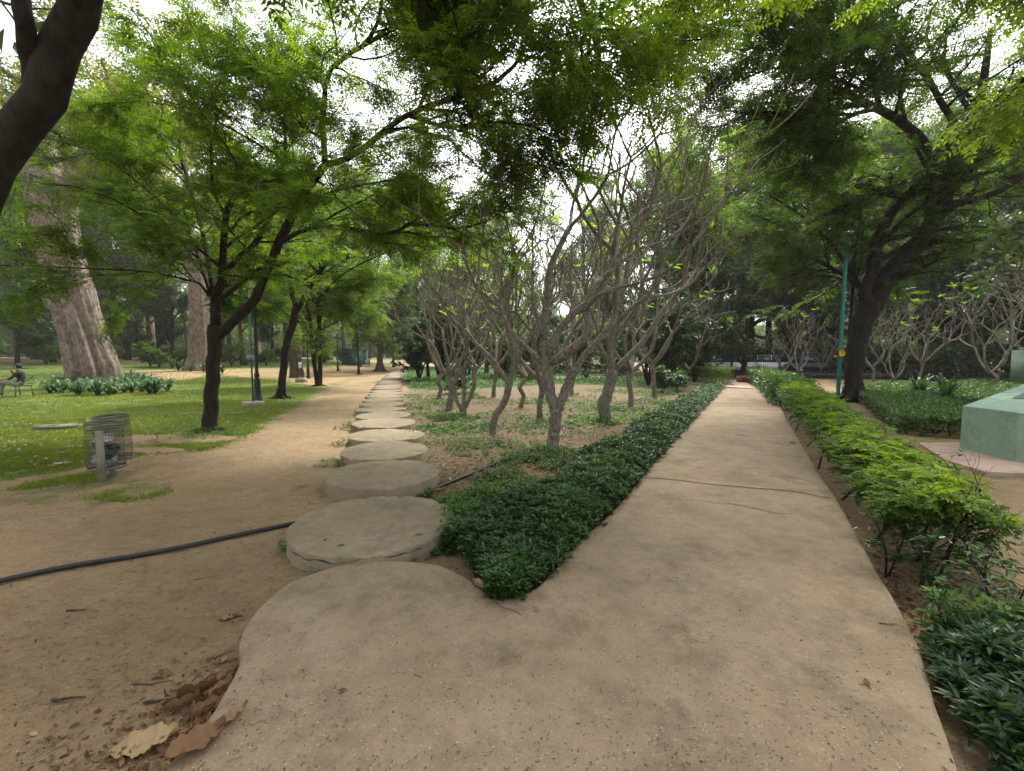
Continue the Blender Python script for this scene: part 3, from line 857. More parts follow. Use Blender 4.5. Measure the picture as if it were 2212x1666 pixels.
# ================================================================== NEAR FEATHERY TREES
def limb(pts, n=14):
    """pts: (px, py, depth, radius) -> path (n,3), radii"""
    P = np.array([at(p[0], p[1], p[2]) for p in pts]); r = np.array([[p[3]] for p in pts])
    q = spline(np.hstack([P, r]), n)
    return q[:, :3], np.abs(q[:, 3])

def roots_flare(mb, base, r, k=7, L=.45, g=rng):
    for i in range(k):
        a = i / k * 6.283 + g.uniform(-.2, .2)
        d = np.array([math.cos(a), math.sin(a), 0])
        pts = [base + d * r * .35 + [0, 0, r * 1.9], base + d * r * .9 + [0, 0, r * .5], base + d * (r * 1.3 + L * .35) + [0, 0, .01], base + d * (r + L) + [0, 0, -.06]]
        mb.tube(spline(np.array(pts), 8), np.linspace(r * .42, r * .1, 8), 8)

def feather_tree(label, base, limbs, mats, per=(9, 8), l2=(.9, 2.0), l3=(.35, .9), fr=9, fL=(.20, .30), ll=.06, lw=.02, pairs=7, lv0=.45,
                 trunk_flare=.3, name='feathery_tree', group=None, seed=1, sides=10, trop=.02, top_lv=None, rfac=.76):
    g = np.random.default_rng(seed)
    root = empty(name, base, label, 'tree', group)
    o = -np.asarray(base)
    mb = MB()
    LP, LR = [], []
    for (pts, leafy) in limbs:
        P, r = limb(pts)
        P = P + o; r = r * rfac
        wob = np.stack([.14 * r * np.sin(np.arange(14) * 1.9 + k_) for k_ in (0, 2, 4)], 1)
        P[1:-1] += wob[1:-1]
        mb.tube(P, r, sides)
        if leafy: LP.append(P); LR.append(r)
    if trunk_flare: roots_flare(mb, np.zeros(3), trunk_flare, g=g)
    LP = np.array(LP); LR = np.array(LR)
    Ln = np.linalg.norm(LP[:, -1] - LP[:, 0], axis=1); sc = np.clip(Ln / Ln.mean(), .6, 1.4)
    A, Ar = grow(LP, LR, per[0], (.15, 1), l2, (.5, 1.15), 7, .17, (0, 0, trop), .6, .55, .3, g, lscale=sc)
    Ar = np.maximum(Ar, .006)
    B, Br = grow(A, Ar, per[1], (.15, 1), l3, (.5, 1.1), 5, .16, (0, 0, -.01), .75, .55, .4, g)
    Br = np.clip(Br, .003, .02)
    v, f = tubes(A, Ar, 6); mb.add(v, f)
    v, f = tubes(B, Br, 4); mb.add(v, f)
    mb.build('trunk', mats[0], root, smooth=True)
    P1, T1, i1 = sample(B, fr, g)
    P2, T2, i2 = sample(A, fr, g, .3)
    P = np.concatenate([P1, P2, B[:, -1]]); T = np.concatenate([T1, T2, nrm(B[:, -1] - B[:, -2])])
    k = len(P)
    rv = g.normal(size=(k, 3)); rv[:, 2] *= .35
    D = nrm(T * .6 + nrm(rv) * .9 + [0, 0, -.08])
    N = nrm(np.array([0, 0, 1.]) + g.normal(size=(k, 3)) * .3)
    mean = P.mean(0)
    clump = fbm(P[:, 0] * 1.1 + seed, P[:, 2] * 1.3 + P[:, 1], 60 + seed)
    lv = np.clip(lv0 + clump * .7 + g.normal(size=k) * .1, 0, 1)
    mb = MB()
    fronds(mb, P, D, N, g.uniform(*fL, k), pairs, ll, lw, lv, g=g)
    mb.build('crown', mats[1], root)
    return root

# --- tree A: the big forked one on the lawn edge
bA = G(453, 931)
d = bA[1]
A_limbs = [
    ([(453,950,d,.20),(456,870,d,.175),(461,790,d,.165),(465,703,d,.17)], 0),
    ([(465,715,d,.12),(466,670,d,.13),(470,632,d,.125),(480,600,d,.10),(483,540,d-.1,.085),(486,480,d-.2,.08),(501,430,d-.3,.075),(537,408,d-.5,.06),(587,394,d-.8,.05),(680,372,d-1.2,.03)], 1),
    ([(468,728,d,.13),(501,700,d-.05,.12),(548,650,d-.2,.115),(573,596,d-.3,.11),(592,550,d-.4,.11),(609,512,d-.5,.105),(644,440,d-.7,.10),(702,358,d-1,.09)], 0),
    ([(702,360,d-1,.075),(699,300,d-1.1,.065),(698,251,d-1.3,.06),(709,161,d-1.6,.05),(750,120,d-1.9,.045),(786,97,d-2.1,.04),(821,36,d-2.4,.035),(828,-60,d-2.8,.02)], 1),
    ([(702,358,d-1,.07),(771,333,d-1.3,.065),(829,283,d-1.6,.06),(882,247,d-1.9,.055),(972,215,d-2.3,.05),(1043,193,d-2.6,.045),(1101,154,d-2.8,.035),(1130,118,d-2.9,.03),(1165,128,d-3,.02),(1210,110,d-3.1,.012)], 1),
    ([(905,236,d-2,.04),(925,180,d-2.1,.036),(940,130,d-2.2,.033),(972,72,d-2.4,.028),(1004,0,d-2.6,.022),(1040,-90,d-2.9,.012)], 1),
    ([(885,250,d-1.9,.034),(930,266,d-2,.03),(968,276,d-2.1,.03),(1043,265,d-2.4,.026),(1133,269,d-2.7,.02),(1190,290,d-2.8,.01)], 1),
    ([(606,525,d-.5,.065),(640,505,d-.7,.055),(703,487,d-.9,.05),(775,498,d-1.2,.045),(843,505,d-1.5,.042),(893,483,d-1.7,.036),(986,494,d-2.0,.028),(1051,480,d-2.2,.014)], 1),
    ([(489,585,d,.07),(520,552,d-.1,.06),(558,519,d-.2,.055),(591,447,d-.1,.05),(612,376,d,.045),(616,268,d+.1,.035),(600,160,d+.2,.02)], 1),
    ([(460,640,d,.07),(455,594,d+.1,.06),(433,483,d+.3,.05),(405,387,d+.5,.045),(390,322,d+.7,.04),(388,179,d+1,.03),(397,0,d+1.2,.02)], 1),
    ([(455,640,d,.045),(440,594,d-.1,.03),(405,501,d-.2,.025),(340,430,d-.3,.022),(251,358,d-.4,.018),(200,320,d-.5,.010)], 1),
    ([(452,640,d,.04),(430,612,d-.2,.03),(394,603,d-.4,.026),(322,587,d-.8,.022),(179,580,d-1.4,.017),(0,573,d-1.9,.012),(-120,580,d-2.2,.006)], 1),
    ([(700,300,d-1.1,.035),(650,270,d-1.1,.028),(590,190,d-1.1,.022),(520,80,d-1.1,.014)], 1),
    ([(700,400,d-.9,.035),(620,350,d-1,.028),(520,290,d-1.1,.022),(420,240,d-1.1,.016),(300,200,d-1.1,.01)], 1),
    ([(644,440,d-.7,.03),(700,420,d-1.2,.026),(780,400,d-1.8,.02),(900,380,d-2.5,.012)], 1),
    ([(786,100,d-2.1,.028),(860,60,d-2.4,.022),(930,40,d-2.8,.016),(1010,-30,d-3.1,.01)], 1),
]
feather_tree('large dark forked tree at the lawn edge, three arching stems and wide feathery canopy', bA, A_limbs, (M_bark_dark, M_leaf_neem), per=(13, 8), fr=11,
             l2=(1.0, 2.5), fL=(.2, .32), ll=.068, lw=.021, seed=3, lv0=.42, trunk_flare=.12)

# --- tree B: leaning slim tree behind it
bB = G(607, 861); d = bB[1]
B_limbs = [
    ([(607,872,d,.19),(612,800,d,.17),(617,751,d,.165),(629,712,d,.16),(641,663,d,.16)], 0),
    ([(640,670,d,.12),(629,623,d,.11),(622,570,d,.10),(618,520,d,.08),(600,440,d,.06),(585,340,d,.03)], 1),
    ([(643,670,d,.12),(661,635,d,.11),(690,590,d-.2,.10),(712,560,d-.4,.09),(733,520,d-.6,.08),(760,450,d-.8,.06),(800,370,d-1,.03)], 1),
    ([(650,657,d,.06),(668,645,d,.05),(690,642,d,.05),(730,600,d-.3,.04),(800,560,d-.6,.03),(880,530,d-.8,.015)], 1),
    ([(625,600,d,.05),(580,570,d,.04),(540,560,d,.03),(500,540,d,.015)], 1),
    ([(640,690,d,.04),(600,672,d,.03),(560,668,d,.02),(520,660,d,.01)], 1),
    ([(735,520,d-.6,.04),(790,480,d-.8,.03),(850,450,d-1,.02),(900,440,d-1,.01)], 1),
]
feather_tree('slim leaning tree with a Y fork just behind the black and green lamp post', bB, B_limbs, (M_bark_dark, M_leaf_neem), per=(9, 9), l2=(1.0, 2.4), l3=(.5, 1.2), fr=9,
             fL=(.3, .45), ll=.12, lw=.04, pairs=5, seed=4, lv0=.5, trunk_flare=.18)
bC = G(689, 834); d = bC[1]
C_limbs = [
    ([(686,838,d,.15),(676,761,d,.14),(670,692,d,.12),(655,640,d,.09),(640,600,d,.06),(625,540,d,.03)], 1),
    ([(691,838,d,.16),(691,741,d,.15),(688,672,d,.14),(688,623,d,.11),(692,560,d,.08),(700,470,d,.04)], 1),
    ([(690,716,d,.08),(712,704,d,.07),(743,686,d-.2,.06),(772,653,d-.4,.05),(800,610,d-.6,.03),(840,580,d-.8,.015)], 1),
    ([(670,700,d,.05),(650,670,d,.04),(620,640,d,.03),(600,620,d,.015)], 1),
    ([(689,650,d,.06),(720,610,d,.05),(750,560,d,.04),(780,500,d,.02)], 1),
]
feather_tree('twin stemmed slender tree standing where leaf litter meets the dirt track', bC, C_limbs, (M_bark_dark, M_leaf_neem), per=(9, 8), l2=(1.4, 3.2), l3=(.6, 1.5), fr=9,
             fL=(.4, .6), ll=.16, lw=.055, pairs=4, seed=5, lv0=.55, trunk_flare=.15)
bD = G(775, 809); d = bD[1]
D_limbs = [
    ([(775,812,d,.15),(773,741,d,.13),(769,710,d,.11),(772,680,d,.09),(780,640,d,.06),(785,600,d,.03)], 1),
    ([(772,705,d,.06),(755,675,d,.05),(740,640,d,.03)], 1), ([(771,700,d,.06),(800,670,d,.05),(815,640,d,.03)], 1)]
feather_tree('thin lone tree at the edge of the dirt track before the green kiosk', bD, D_limbs, (M_bark_dark, M_leaf_neem), per=(7, 6), l2=(1.4, 3.0), l3=(.6, 1.6), fr=5,
             fL=(.5, .8), ll=.22, lw=.08, pairs=4, seed=6, lv0=.62, trunk_flare=.12)
bE = G(821, 803); d = bE[1]
E_limbs = [
    ([(821,806,d,.48),(821,770,d,.40),(821,733,d,.34),(818,690,d,.25),(815,640,d,.18),(815,590,d,.08)], 1),
    ([(820,720,d,.15),(795,690,d,.10),(775,665,d,.05)], 1), ([(821,715,d,.15),(845,690,d,.10),(862,665,d,.05)], 1),
    ([(818,680,d,.12),(790,640,d,.08),(770,610,d,.04)], 1), ([(818,670,d,.12),(845,640,d,.08),(850,600,d,.04)], 1)]
feather_tree('stout straight trunked tree beside the narrowing dirt track in the distance', bE, E_limbs, (M_bark_mid, M_leaf_neem), per=(10, 9), l2=(1.6, 3.6), l3=(.8, 1.8), fr=9,
             fL=(.6, .9), ll=.26, lw=.09, pairs=4, seed=7, lv0=.62, trunk_flare=.45)

# --- foreground dark trunk top left (rooted outside the left edge)
d = 3.4
F_limbs = [
    ([(-330,1240,d,.20),(-250,900,d,.17),(-150,640,d,.15),(-55,440,d,.145),(35,290,d,.135),(100,190,d-.1,.13),(128,120,d-.1,.125),(165,20,d-.2,.12),(190,-90,d-.3,.11),(200,-320,d-.4,.09)], 0),
    ([(82,230,d-.1,.07),(72,170,d-.1,.065),(62,110,d-.2,.06),(50,30,d-.3,.055),(40,-80,d-.3,.05),(20,-300,d-.4,.03)], 0),
    ([(190,-90,d-.3,.06),(260,-180,d-.6,.05),(400,-300,d-1,.04),(520,-420,d-1.2,.02)], 1),
    ([(20,-200,d-.3,.04),(-60,-300,d-.3,.03),(-160,-380,d-.3,.02)], 1),
]
bF = at(-345, 1265, 3.4); bF[2] = 0
feather_tree('thick dark leaning trunk crossing the upper left corner', bF, F_limbs, (M_bark_dark, M_leaf_neem), per=(5, 5), l2=(.5, 1.1), l3=(.3, .6), fr=5, fL=(.18, .28), ll=.06, lw=.02, seed=8, lv0=.5,
             trunk_flare=.2, sides=18, rfac=.92)

# --- overhanging tree: rooted right of the view, its limbs reach over the walk and hang into the top of the picture
bO = np.array([7.6, 4.2, 0])
def lw_(pts, n=14):
    q = spline(np.array(pts, float), n); return q
def overhang(label, base, paths, seed, lv0, per, l2, l3, fr, fL, ll, lw, pairs, name='overhanging_tree', mat=M_leaf_neem, flare=.3):
    g = np.random.default_rng(seed)
    root = empty(name, base, label, 'tree')
    mb = MB(); LP = []; LR = []
    for pts, leafy in paths:
        q = spline(np.array(pts, float), 14); P = q[:, :3] - base; r = q[:, 3]
        P[1:-1] += .3 * r[1:-1, None] * np.stack([np.sin(np.arange(12) * 1.7 + k_) for k_ in (0, 2, 4)], 1)
        mb.tube(P, r, 10)
        if leafy: LP.append(P); LR.append(r)
    roots_flare(mb, np.zeros(3), flare, g=g)
    LP = np.array(LP); LR = np.array(LR)
    A, Ar = grow(LP, LR, per[0], (.1, 1), l2, (.5, 1.15), 7, .17, (0, 0, -.04), .6, .55, .3, g); Ar = np.clip(Ar, .005, .05)
    B, Br = grow(A, Ar, per[1], (.15, 1), l3, (.5, 1.1), 5, .16, (0, 0, -.08), .7, .55, .4, g); Br = np.clip(Br, .003, .02)
    v, f = tubes(A, Ar, 6); mb.add(v, f); v, f = tubes(B, Br, 4); mb.add(v, f)
    mb.build('trunk', M_bark_dark, root, smooth=True)
    P, T, _ = sample(B, fr, g); k = len(P)
    rv = g.normal(size=(k, 3)); rv[:, 2] *= .4
    D = nrm(T * .5 + nrm(rv) * .9 + [0, 0, -.25]); N = nrm(np.array([0, 0, 1.]) + g.normal(size=(k, 3)) * .35)
    lv = np.clip(lv0 + fbm(P[:, 0] * 1.2, P[:, 1] * 1.2 + P[:, 2], 70 + seed) * .8 + g.normal(size=k) * .1, 0, 1)
    mb = MB(); fronds(mb, P, D, N, g.uniform(*fL, k), pairs, ll, lw, lv, g=g)
    mb.build('crown', mat, root)
    return root
def PX(px, py, Y, r): return tuple(at(px, py, Y)) + (r,)
overhang('tree rooted beyond the right edge whose bright leafy twigs hang into the upper right corner', np.array([8.3, 3.4, 0]),
    [([(8.3,3.4,-.1,.3),(8.2,3.5,2,.26),(8.0,3.8,4.2,.22),(7.3,4.2,6,.17),(5.9,4.6,7.2,.12),(3.8,5.0,7.9,.08),(1.8,5.4,8.0,.03)], 1),
     ([(8.0,3.8,4.2,.14),(7.6,4.8,5.8,.11),(7.2,5.8,6.6,.08),(6.8,6.8,7.0,.04)], 1),
     ([(8.2,3.6,4.6,.12),(7.4,4.4,5.2,.08),(6.6,5.0,5.2,.05),(6.0,5.4,4.8,.02)], 1),
     ([(5.9,4.6,7.2,.09),(5.2,6.2,7.6,.07),(4.2,8.0,8.0,.05),(3.0,9.6,8.0,.02)], 1),
     ([(3.8,5.0,7.9,.06),(3.0,6.6,7.8,.05),(1.8,8.0,7.6,.04),(.8,9.2,7.2,.02)], 1)],
    21, .5, (10, 7), (.6, 1.3), (.3, .7), 8, (.2, .32), .085, .032, 5)
overhang('tree rooted behind the viewer, dark hanging bough at top centre, unseen limbs added for shade', np.array([-1.5, -6.0, 0]),  # crown extended overhead with dense out-of-view limbs, added to shade the foreground
    [([(-1.5,-6,-.1,.35),(-1.4,-5.2,3,.28),(-.9,-3,6,.2),(-.3,0,8.2,.14),(.4,3,8.8,.10),PX(1225,-60,6.0,.07)], 0),
     ([PX(1215,-75,6.0,.06),PX(1255,8,6.1,.05),PX(1282,70,6.2,.045),PX(1293,110,6.3,.035),PX(1295,150,6.4,.02)], 1),
     ([PX(1270,60,6.2,.035),PX(1310,68,6.4,.03),PX(1380,60,6.8,.022),PX(1470,20,7.2,.01)], 1),
     ([(-.3,0,8.2,.10),(-1.5,2,8.6,.08),(-2.8,4,8.2,.06),(-4.2,6,7.6,.03)], 1),
     ([(.4,3,8.8,.08),(1.6,4.6,8.6,.06),(2.4,6,8,.04),(2.6,7.6,7.6,.02)], 1),
     ([(-.9,-3,6,.12),(1,-1,7.5,.1),(3,1,8,.07),(4.8,2.6,8,.03)], 1),
     ([(.4,3,8.8,.08),(.6,5,8.9,.06),(.3,7,8.8,.05),(-.6,9,8.4,.03)], 1),
     ([(-.3,0,8.2,.10),(-2.5,1.5,8.9,.08),(-5,3.5,9,.06),(-7,6,8.6,.03)], 1),
     ([(.4,3,8.8,.08),(2.6,5,9.6,.06),(4,7.5,9.8,.05),(5,10,9.4,.03)], 1),
     ([(-.9,-3,6,.12),(-2.8,-1.5,7.5,.1),(-4.5,.5,8.2,.07),(-6,3,8.2,.03)], 1),
     ([(-.3,0,8.2,.12),(1.4,.8,9,.1),(3,2,9.2,.07),(4.6,4,9,.03)], 1),
     ([(-.3,0,8.2,.12),(-.8,2,9.2,.1),(-1.2,4,9.6,.07),(-1,6,9.6,.03)], 1),
     ([(-.3,0,7.8,.10),(.2,1.5,7.6,.08),(.8,2.8,7.2,.05),(1.4,4.2,7.0,.02)], 1),
     ([(-.3,0,7.8,.10),(-1.6,1,7.4,.08),(-2.8,2.2,7.2,.05),(-4.0,3.4,7.2,.02)], 1),
     ([(.4,3,8.8,.08),(-.6,4,8.4,.06),(-1.8,5.2,8.3,.05),(-3,6.4,8.4,.02)], 1),
     ([(-1.5,2,8.6,.08),(-3,5,9.8,.06),(-3.4,8,10,.05),(-4,11,9.6,.03)], 1)],
    22, .5, (11, 7), (.8, 2.1), (.3, 1.0), 8, (.2, .32), .075, .026, 6)

# broad drooping leaves near the top left corner and long pale leaves at the right edge
def leaf_spray(name, label, mat, items, twigs):
    root = empty(name, twigs[0][0][:3], label, 'branch')
    o = -np.array(twigs[0][0][:3]); mb = MB()
    for pts in twigs:
        q = spline(np.array(pts, float), 12); mb.tube(q[:, :3] + o, q[:, 3], 6)
    mb.build('twig', M_bark_mid, root, smooth=True)
    mb = MB()
    for (p, D, N, L, W, lv) in items: place(mb, LANCE, np.array([p]) + o, np.array([D], float), np.array([N], float), L, W, lv)
    mb.build('leaves', mat, root)
its = []
for (px, py, dx, dz, L) in [(110,20,.8,.1,.28),(95,45,-.6,-.3,.25),(60,75,.9,-.2,.22),(150,10,.7,-.1,.2),(30,90,.4,-.7,.24),(35,120,.7,-.5,.22),(10,60,-.4,-.5,.22),(115,80,.6,-.1,.16),(140,45,.3,.5,.2),(85,0,.2,.8,.2),(20,20,.6,.4,.22)]:
    its.append((at(px, py, 4.2), (dx, .2, dz), (rng.normal() * .2, -.5, .8), L, L * .55, rng.uniform(.3, .9)))
leaf_spray('leafy_bough', 'large drooping pale green leaves behind the dark corner trunk', M_leaf_grey, its,
           [[tuple(at(-420, -120, 4.5)) + (.03,), tuple(at(-150, -60, 4.4)) + (.022,), tuple(at(20, 10, 4.2)) + (.014,), tuple(at(110, 20, 4.2)) + (.005,)],
            [tuple(at(0, 0, 4.2)) + (.01,), tuple(at(40, 60, 4.2)) + (.008,), tuple(at(60, 130, 4.2)) + (.004,)]])

# ================================================================== PALE GIANT TREE
def fluted_trunk(mb, path, r, seed, nflute=7, rings=46, sides=84, flare=1.0):
    q = spline(np.hstack([np.array(path, float), np.array(r, float)[:, None]]), rings)
    a = np.arange(sides) / sides * 2 * math.pi
    v = []
    for i in range(rings):
        t = i / (rings - 1)
        fl = .13 * np.cos(a * nflute + seed + 1.5 * math.sin(t * 3)) + .09 * np.sin(a * (nflute * 2 + 1) + t * 4)
        amp = (1 - t) ** 1.3 * 1.2 * flare + .25
        rr = q[i, 3] * (1 + fl * amp * .8 + .14 * fbm(a * 2.2 + seed * 3, a * 0 + t * 7, seed) * 2 + .05 * fbm(a * 8, a * 0 + t * 22, seed + 2) * 2)
        v.append(np.stack([q[i, 0] + rr * np.cos(a), q[i, 1] + rr * np.sin(a), np.full(sides, q[i, 2])], 1))
    k = np.arange(sides); k2 = (k + 1) % sides
    f = np.concatenate([np.stack([k, k2, k2 + sides, k + sides], 1) + i * sides for i in range(rings - 1)])
    mb.add(np.concatenate(v), f)

def giant(label, base, path, r, limbs, seed, leafy=True, mat=M_bark_pale, lmat=M_leaf_yel, nfl=7, per=(8, 8), lsize=.2, name='giant_pale_tree', lv0=.5, extra=None):
    g = np.random.default_rng(seed)
    root = empty(name, base, label, 'tree')
    mb = MB(); fluted_trunk(mb, path, r, seed, nfl)
    LP = []; LR = []
    for pts in limbs:
        q = spline(np.array(pts, float), 14); P, rr = q[:, :3], q[:, 3]
        P[1:-1] += .25 * rr[1:-1, None] * np.stack([np.sin(np.arange(12) * 1.3 + k_) for k_ in (0, 2, 4)], 1)
        mb.tube(P, rr, 14); LP.append(P); LR.append(rr)
    LP = np.array(LP); LR = np.array(LR)
    A, Ar = grow(LP, LR, per[0], (.35, 1), (1.5, 4), (.4, 1.1), 7, .18, (0, 0, .03), .3, .5, .3, g)
    B, Br = grow(A, Ar, per[1], (.2, 1), (.8, 2), (.4, 1.1), 5, .18, (0, 0, 0), .3, .5, .3, g)
    v, f = tubes(A, Ar, 6); mb.add(v, f); v, f = tubes(B, np.maximum(Br, .01), 4); mb.add(v, f)
    mb.build('trunk', mat, root, smooth=True)
    P, T, _ = sample(B, 70, g); k = len(P); P = P + g.normal(size=(k, 3)) * .35
    mb = MB(); place(mb, LANCE, P, g.normal(size=(k, 3)) + [0, 0, -.4], g.normal(size=(k, 3)) * .6 + [0, 0, 1], lsize * g.uniform(.7, 1.2, k), lsize * .5, np.clip(lv0 + g.normal(size=k) * .25, 0, 1))
    mb.build('crown', lmat, root)
    return root

gb = G(200, 837); dY = gb[1]
def rel(px, py, Y, b): return at(px, py, Y) - b
def rl(px, py, Y, b, r): return tuple(at(px, py, Y) - b) + (r,)
path = [rel(203,850,dY,gb), rel(196,790,dY,gb), rel(176,720,dY,gb), rel(153,640,dY,gb), rel(134,560,dY,gb), rel(118,480,dY,gb), rel(107,400,dY,gb), rel(104,365,dY,gb)]
rad = [1.02, .92, .84, .82, .80, .82, .92, .5]
giant('giant pale pinkish trunk with deep folds rising from the strap leaved plants', gb, path, rad, [
    [rl(105,430,dY,gb,.55), rl(75,380,dY,gb,.42), rl(40,350,dY,gb,.34), rl(-40,290,dY,gb,.26), rl(-150,180,dY,gb,.18), rl(-260,60,dY,gb,.1)],
    [rl(130,430,dY,gb,.6), rl(165,385,dY,gb,.5), rl(200,330,dY,gb,.40), rl(235,290,dY,gb,.34), rl(290,210,dY,gb,.25), rl(350,80,dY,gb,.12)],
    [rl(118,420,dY,gb,.6), rl(110,350,dY+.4,gb,.45), rl(95,270,dY+1,gb,.38), rl(110,160,dY+1.5,gb,.28), rl(150,20,dY+2,gb,.14)],
    [rl(150,400,dY,gb,.36), rl(190,360,dY-.5,gb,.30), rl(240,345,dY-1,gb,.24), rl(310,300,dY-1.5,gb,.18), rl(400,250,dY-2,gb,.1)],
    ], 31, lv0=.45)
g2 = G(432, 800); dY = g2[1]
path = [rel(430,806,dY,g2), rel(430,770,dY,g2), rel(430,720,dY,g2), rel(428,660,dY,g2), rel(425,610,dY,g2), rel(420,570,dY,g2)]
giant('tall pinkish ridged trunk behind the dark spiky plants, left of the forked tree', g2, path, [1.25, .85, .74, .70, .66, .5], [
    [rl(424,600,dY,g2,.5), rl(405,560,dY,g2,.42), rl(385,520,dY,g2,.36), rl(350,460,dY,g2,.28), rl(300,360,dY,g2,.2), rl(240,230,dY,g2,.1)],
    [rl(424,600,dY,g2,.5), rl(438,550,dY,g2,.38), rl(450,500,dY,g2,.33), rl(470,420,dY,g2,.25), rl(500,300,dY,g2,.15)],
    [rl(420,580,dY,g2,.4), rl(410,500,dY+2,g2,.3), rl(400,400,dY+3,g2,.2), rl(420,260,dY+4,g2,.1)],
    ], 33, lsize=.34, lv0=.5)
g3 = G(641, 816); dY = g3[1]
path = [rel(641,822,dY,g3), rel(640,790,dY,g3), rel(636,750,dY,g3), rel(633,715,dY,g3), rel(628,680,dY,g3)]
r3 = giant('scaly brown trunk carrying a small white notice, behind the slim leaning tree', g3, path, [.46, .38, .35, .33, .25], [
    [rl(630,700,dY,g3,.28), rl(615,660,dY,g3,.2), rl(600,600,dY,g3,.15), rl(570,500,dY,g3,.08)],
    [rl(632,700,dY,g3,.28), rl(655,650,dY,g3,.2), rl(670,580,dY,g3,.14), rl(690,480,dY,g3,.07)],
    [rl(630,700,dY,g3,.25), rl(632,640,dY+1,g3,.2), rl(625,560,dY+2,g3,.14), rl(640,460,dY+2,g3,.07)]], 35, mat=M_bark_mid, lmat=M_leaf_mid, lsize=.3, name='brown_trunk_tree')
M_white = plain('white_paint', (.62, .62, .60), .6, 0, .08)
mb = MB(); mb.box((0, 0, 0), (.22, .015, .42)); o = mb.build('notice', M_white); o.location = at(648, 789, dY - .42)
tag(o, 'small white notice on the scaly brown trunk', 'notice')

# ================================================================== BACKGROUND TREES
def big_tree(name, label, seed, H, tr, spread, kind, bark, lmat, leaf=(.22, .12), per=(9, 8), nl=26, low=.32, lv0=.5, nlimb=8, squash=.75, group=None, droop=-.3):
    g = np.random.default_rng(seed)
    root = empty(name, (0, 0, 0), label, 'tree', group)
    lean = g.uniform(-.06, .06, 2)
    h = np.linspace(0, H * .8, 12)
    tp = np.stack([lean[0] * h + .15 * tr * np.sin(h), lean[1] * h + .2 * tr * np.cos(h * .7), h - .1], 1); trad = tr * (1 - .75 * (h / h[-1])) ; trad[0] *= 1.5; trad[1] *= 1.08
    mb = MB(); mb.tube(tp, trad, 14)
    L, Lr = grow(tp[None], trad[None], nlimb, (low, 1), (spread * .75, spread * 1.15), (.5, 1.15), 10, .13, (0, 0, .07), 0, .55, .25, g)
    v, f = tubes(L, Lr, 9); mb.add(v, f)
    A, Ar = grow(L, Lr, per[0], (.2, 1), (spread * .28, spread * .55), (.4, 1.1), 6, .18, (0, 0, .03), .3, .5, .3, g)
    B, Br = grow(A, Ar, per[1], (.15, 1), (spread * .12, spread * .28), (.4, 1.1), 5, .2, (0, 0, -.02), .4, .5, .3, g)
    v, f = tubes(A, np.maximum(Ar, .015), 5); mb.add(v, f); v, f = tubes(B, np.clip(Br, .008, .03), 3); mb.add(v, f)
    mb.build('trunk', bark, root, smooth=True)
    P, T, pi = sample(B, nl, g); k = len(P)
    cl = g.normal(size=(len(B), 1))[pi][:, 0]
    P = P + g.normal(size=(k, 3)) * [spread * .045, spread * .045, spread * .025]
    D = g.normal(size=(k, 3)) * [1, 1, .5] + [0, 0, droop]; N = g.normal(size=(k, 3)) * .45 + [0, 0, 1]
    mb = MB(); place(mb, LANCE if leaf[1] / leaf[0] > .4 else DIAM, P, D, N, leaf[0] * g.uniform(.65, 1.25, k), leaf[1] * g.uniform(.8, 1.1, k), np.clip(lv0 + .13 * cl + g.normal(size=k) * .16, 0, 1))
    mb.build('crown', lmat, root)
    return root

V = {
 'mid': big_tree('broadleaf_tree', 'x', 101, 16, .38, 6.0, 0, M_bark_mid, M_leaf_mid, (.30, .16), (9, 8), 26),
 'dark': big_tree('dense_dark_tree', 'x', 102, 12, .32, 5.2, 0, M_bark_dark, M_leaf_dark, (.30, .17), (9, 8), 30, low=.18),
 'feather': big_tree('fine_leaved_tree', 'x', 103, 17, .40, 7.0, 0, M_bark_dark, M_leaf_neem, (.22, .075), (10, 9), 34, low=.25, lv0=.55, nlimb=9),
 'yellow': big_tree('yellowing_tree', 'x', 104, 19, .45, 7.0, 0, M_bark_pale, M_leaf_yel, (.30, .16), (9, 7), 20, low=.4),
 'grey': big_tree('grey_leaved_tree', 'x', 105, 10, .28, 4.6, 0, M_bark_dark, M_leaf_grey, (.34, .2), (9, 8), 28, low=.15, lv0=.5),
 'tall': big_tree('tall_canopy_tree', 'x', 107, 24, .5, 8.5, 0, M_bark_dark, M_leaf_neem, (.30, .12), (11, 9), 40, low=.2, lv0=.5, nlimb=11),
 'tallmid': big_tree('tall_canopy_tree', 'x', 108, 23, .5, 8.5, 0, M_bark_mid, M_leaf_mid, (.32, .15), (11, 9), 36, low=.22, lv0=.5, nlimb=11),
 'fresh': big_tree('fresh_green_tree', 'x', 106, 15, .35, 6.2, 0, M_bark_mid, M_leaf_bright, (.28, .12), (9, 8), 26, low=.25, lv0=.35),
}
WORDS = {'mid': 'mid green broadleaf tree', 'dark': 'dense dark glossy tree', 'feather': 'tall fine leaved green tree', 'yellow': 'tall tree with yellowing leaves',
         'grey': 'low grey leaved tree', 'fresh': 'fresh light green tree', 'tall': 'very tall fine leaved canopy tree', 'tallmid': 'very tall broad crowned tree'}
used = set(); cnt = {}
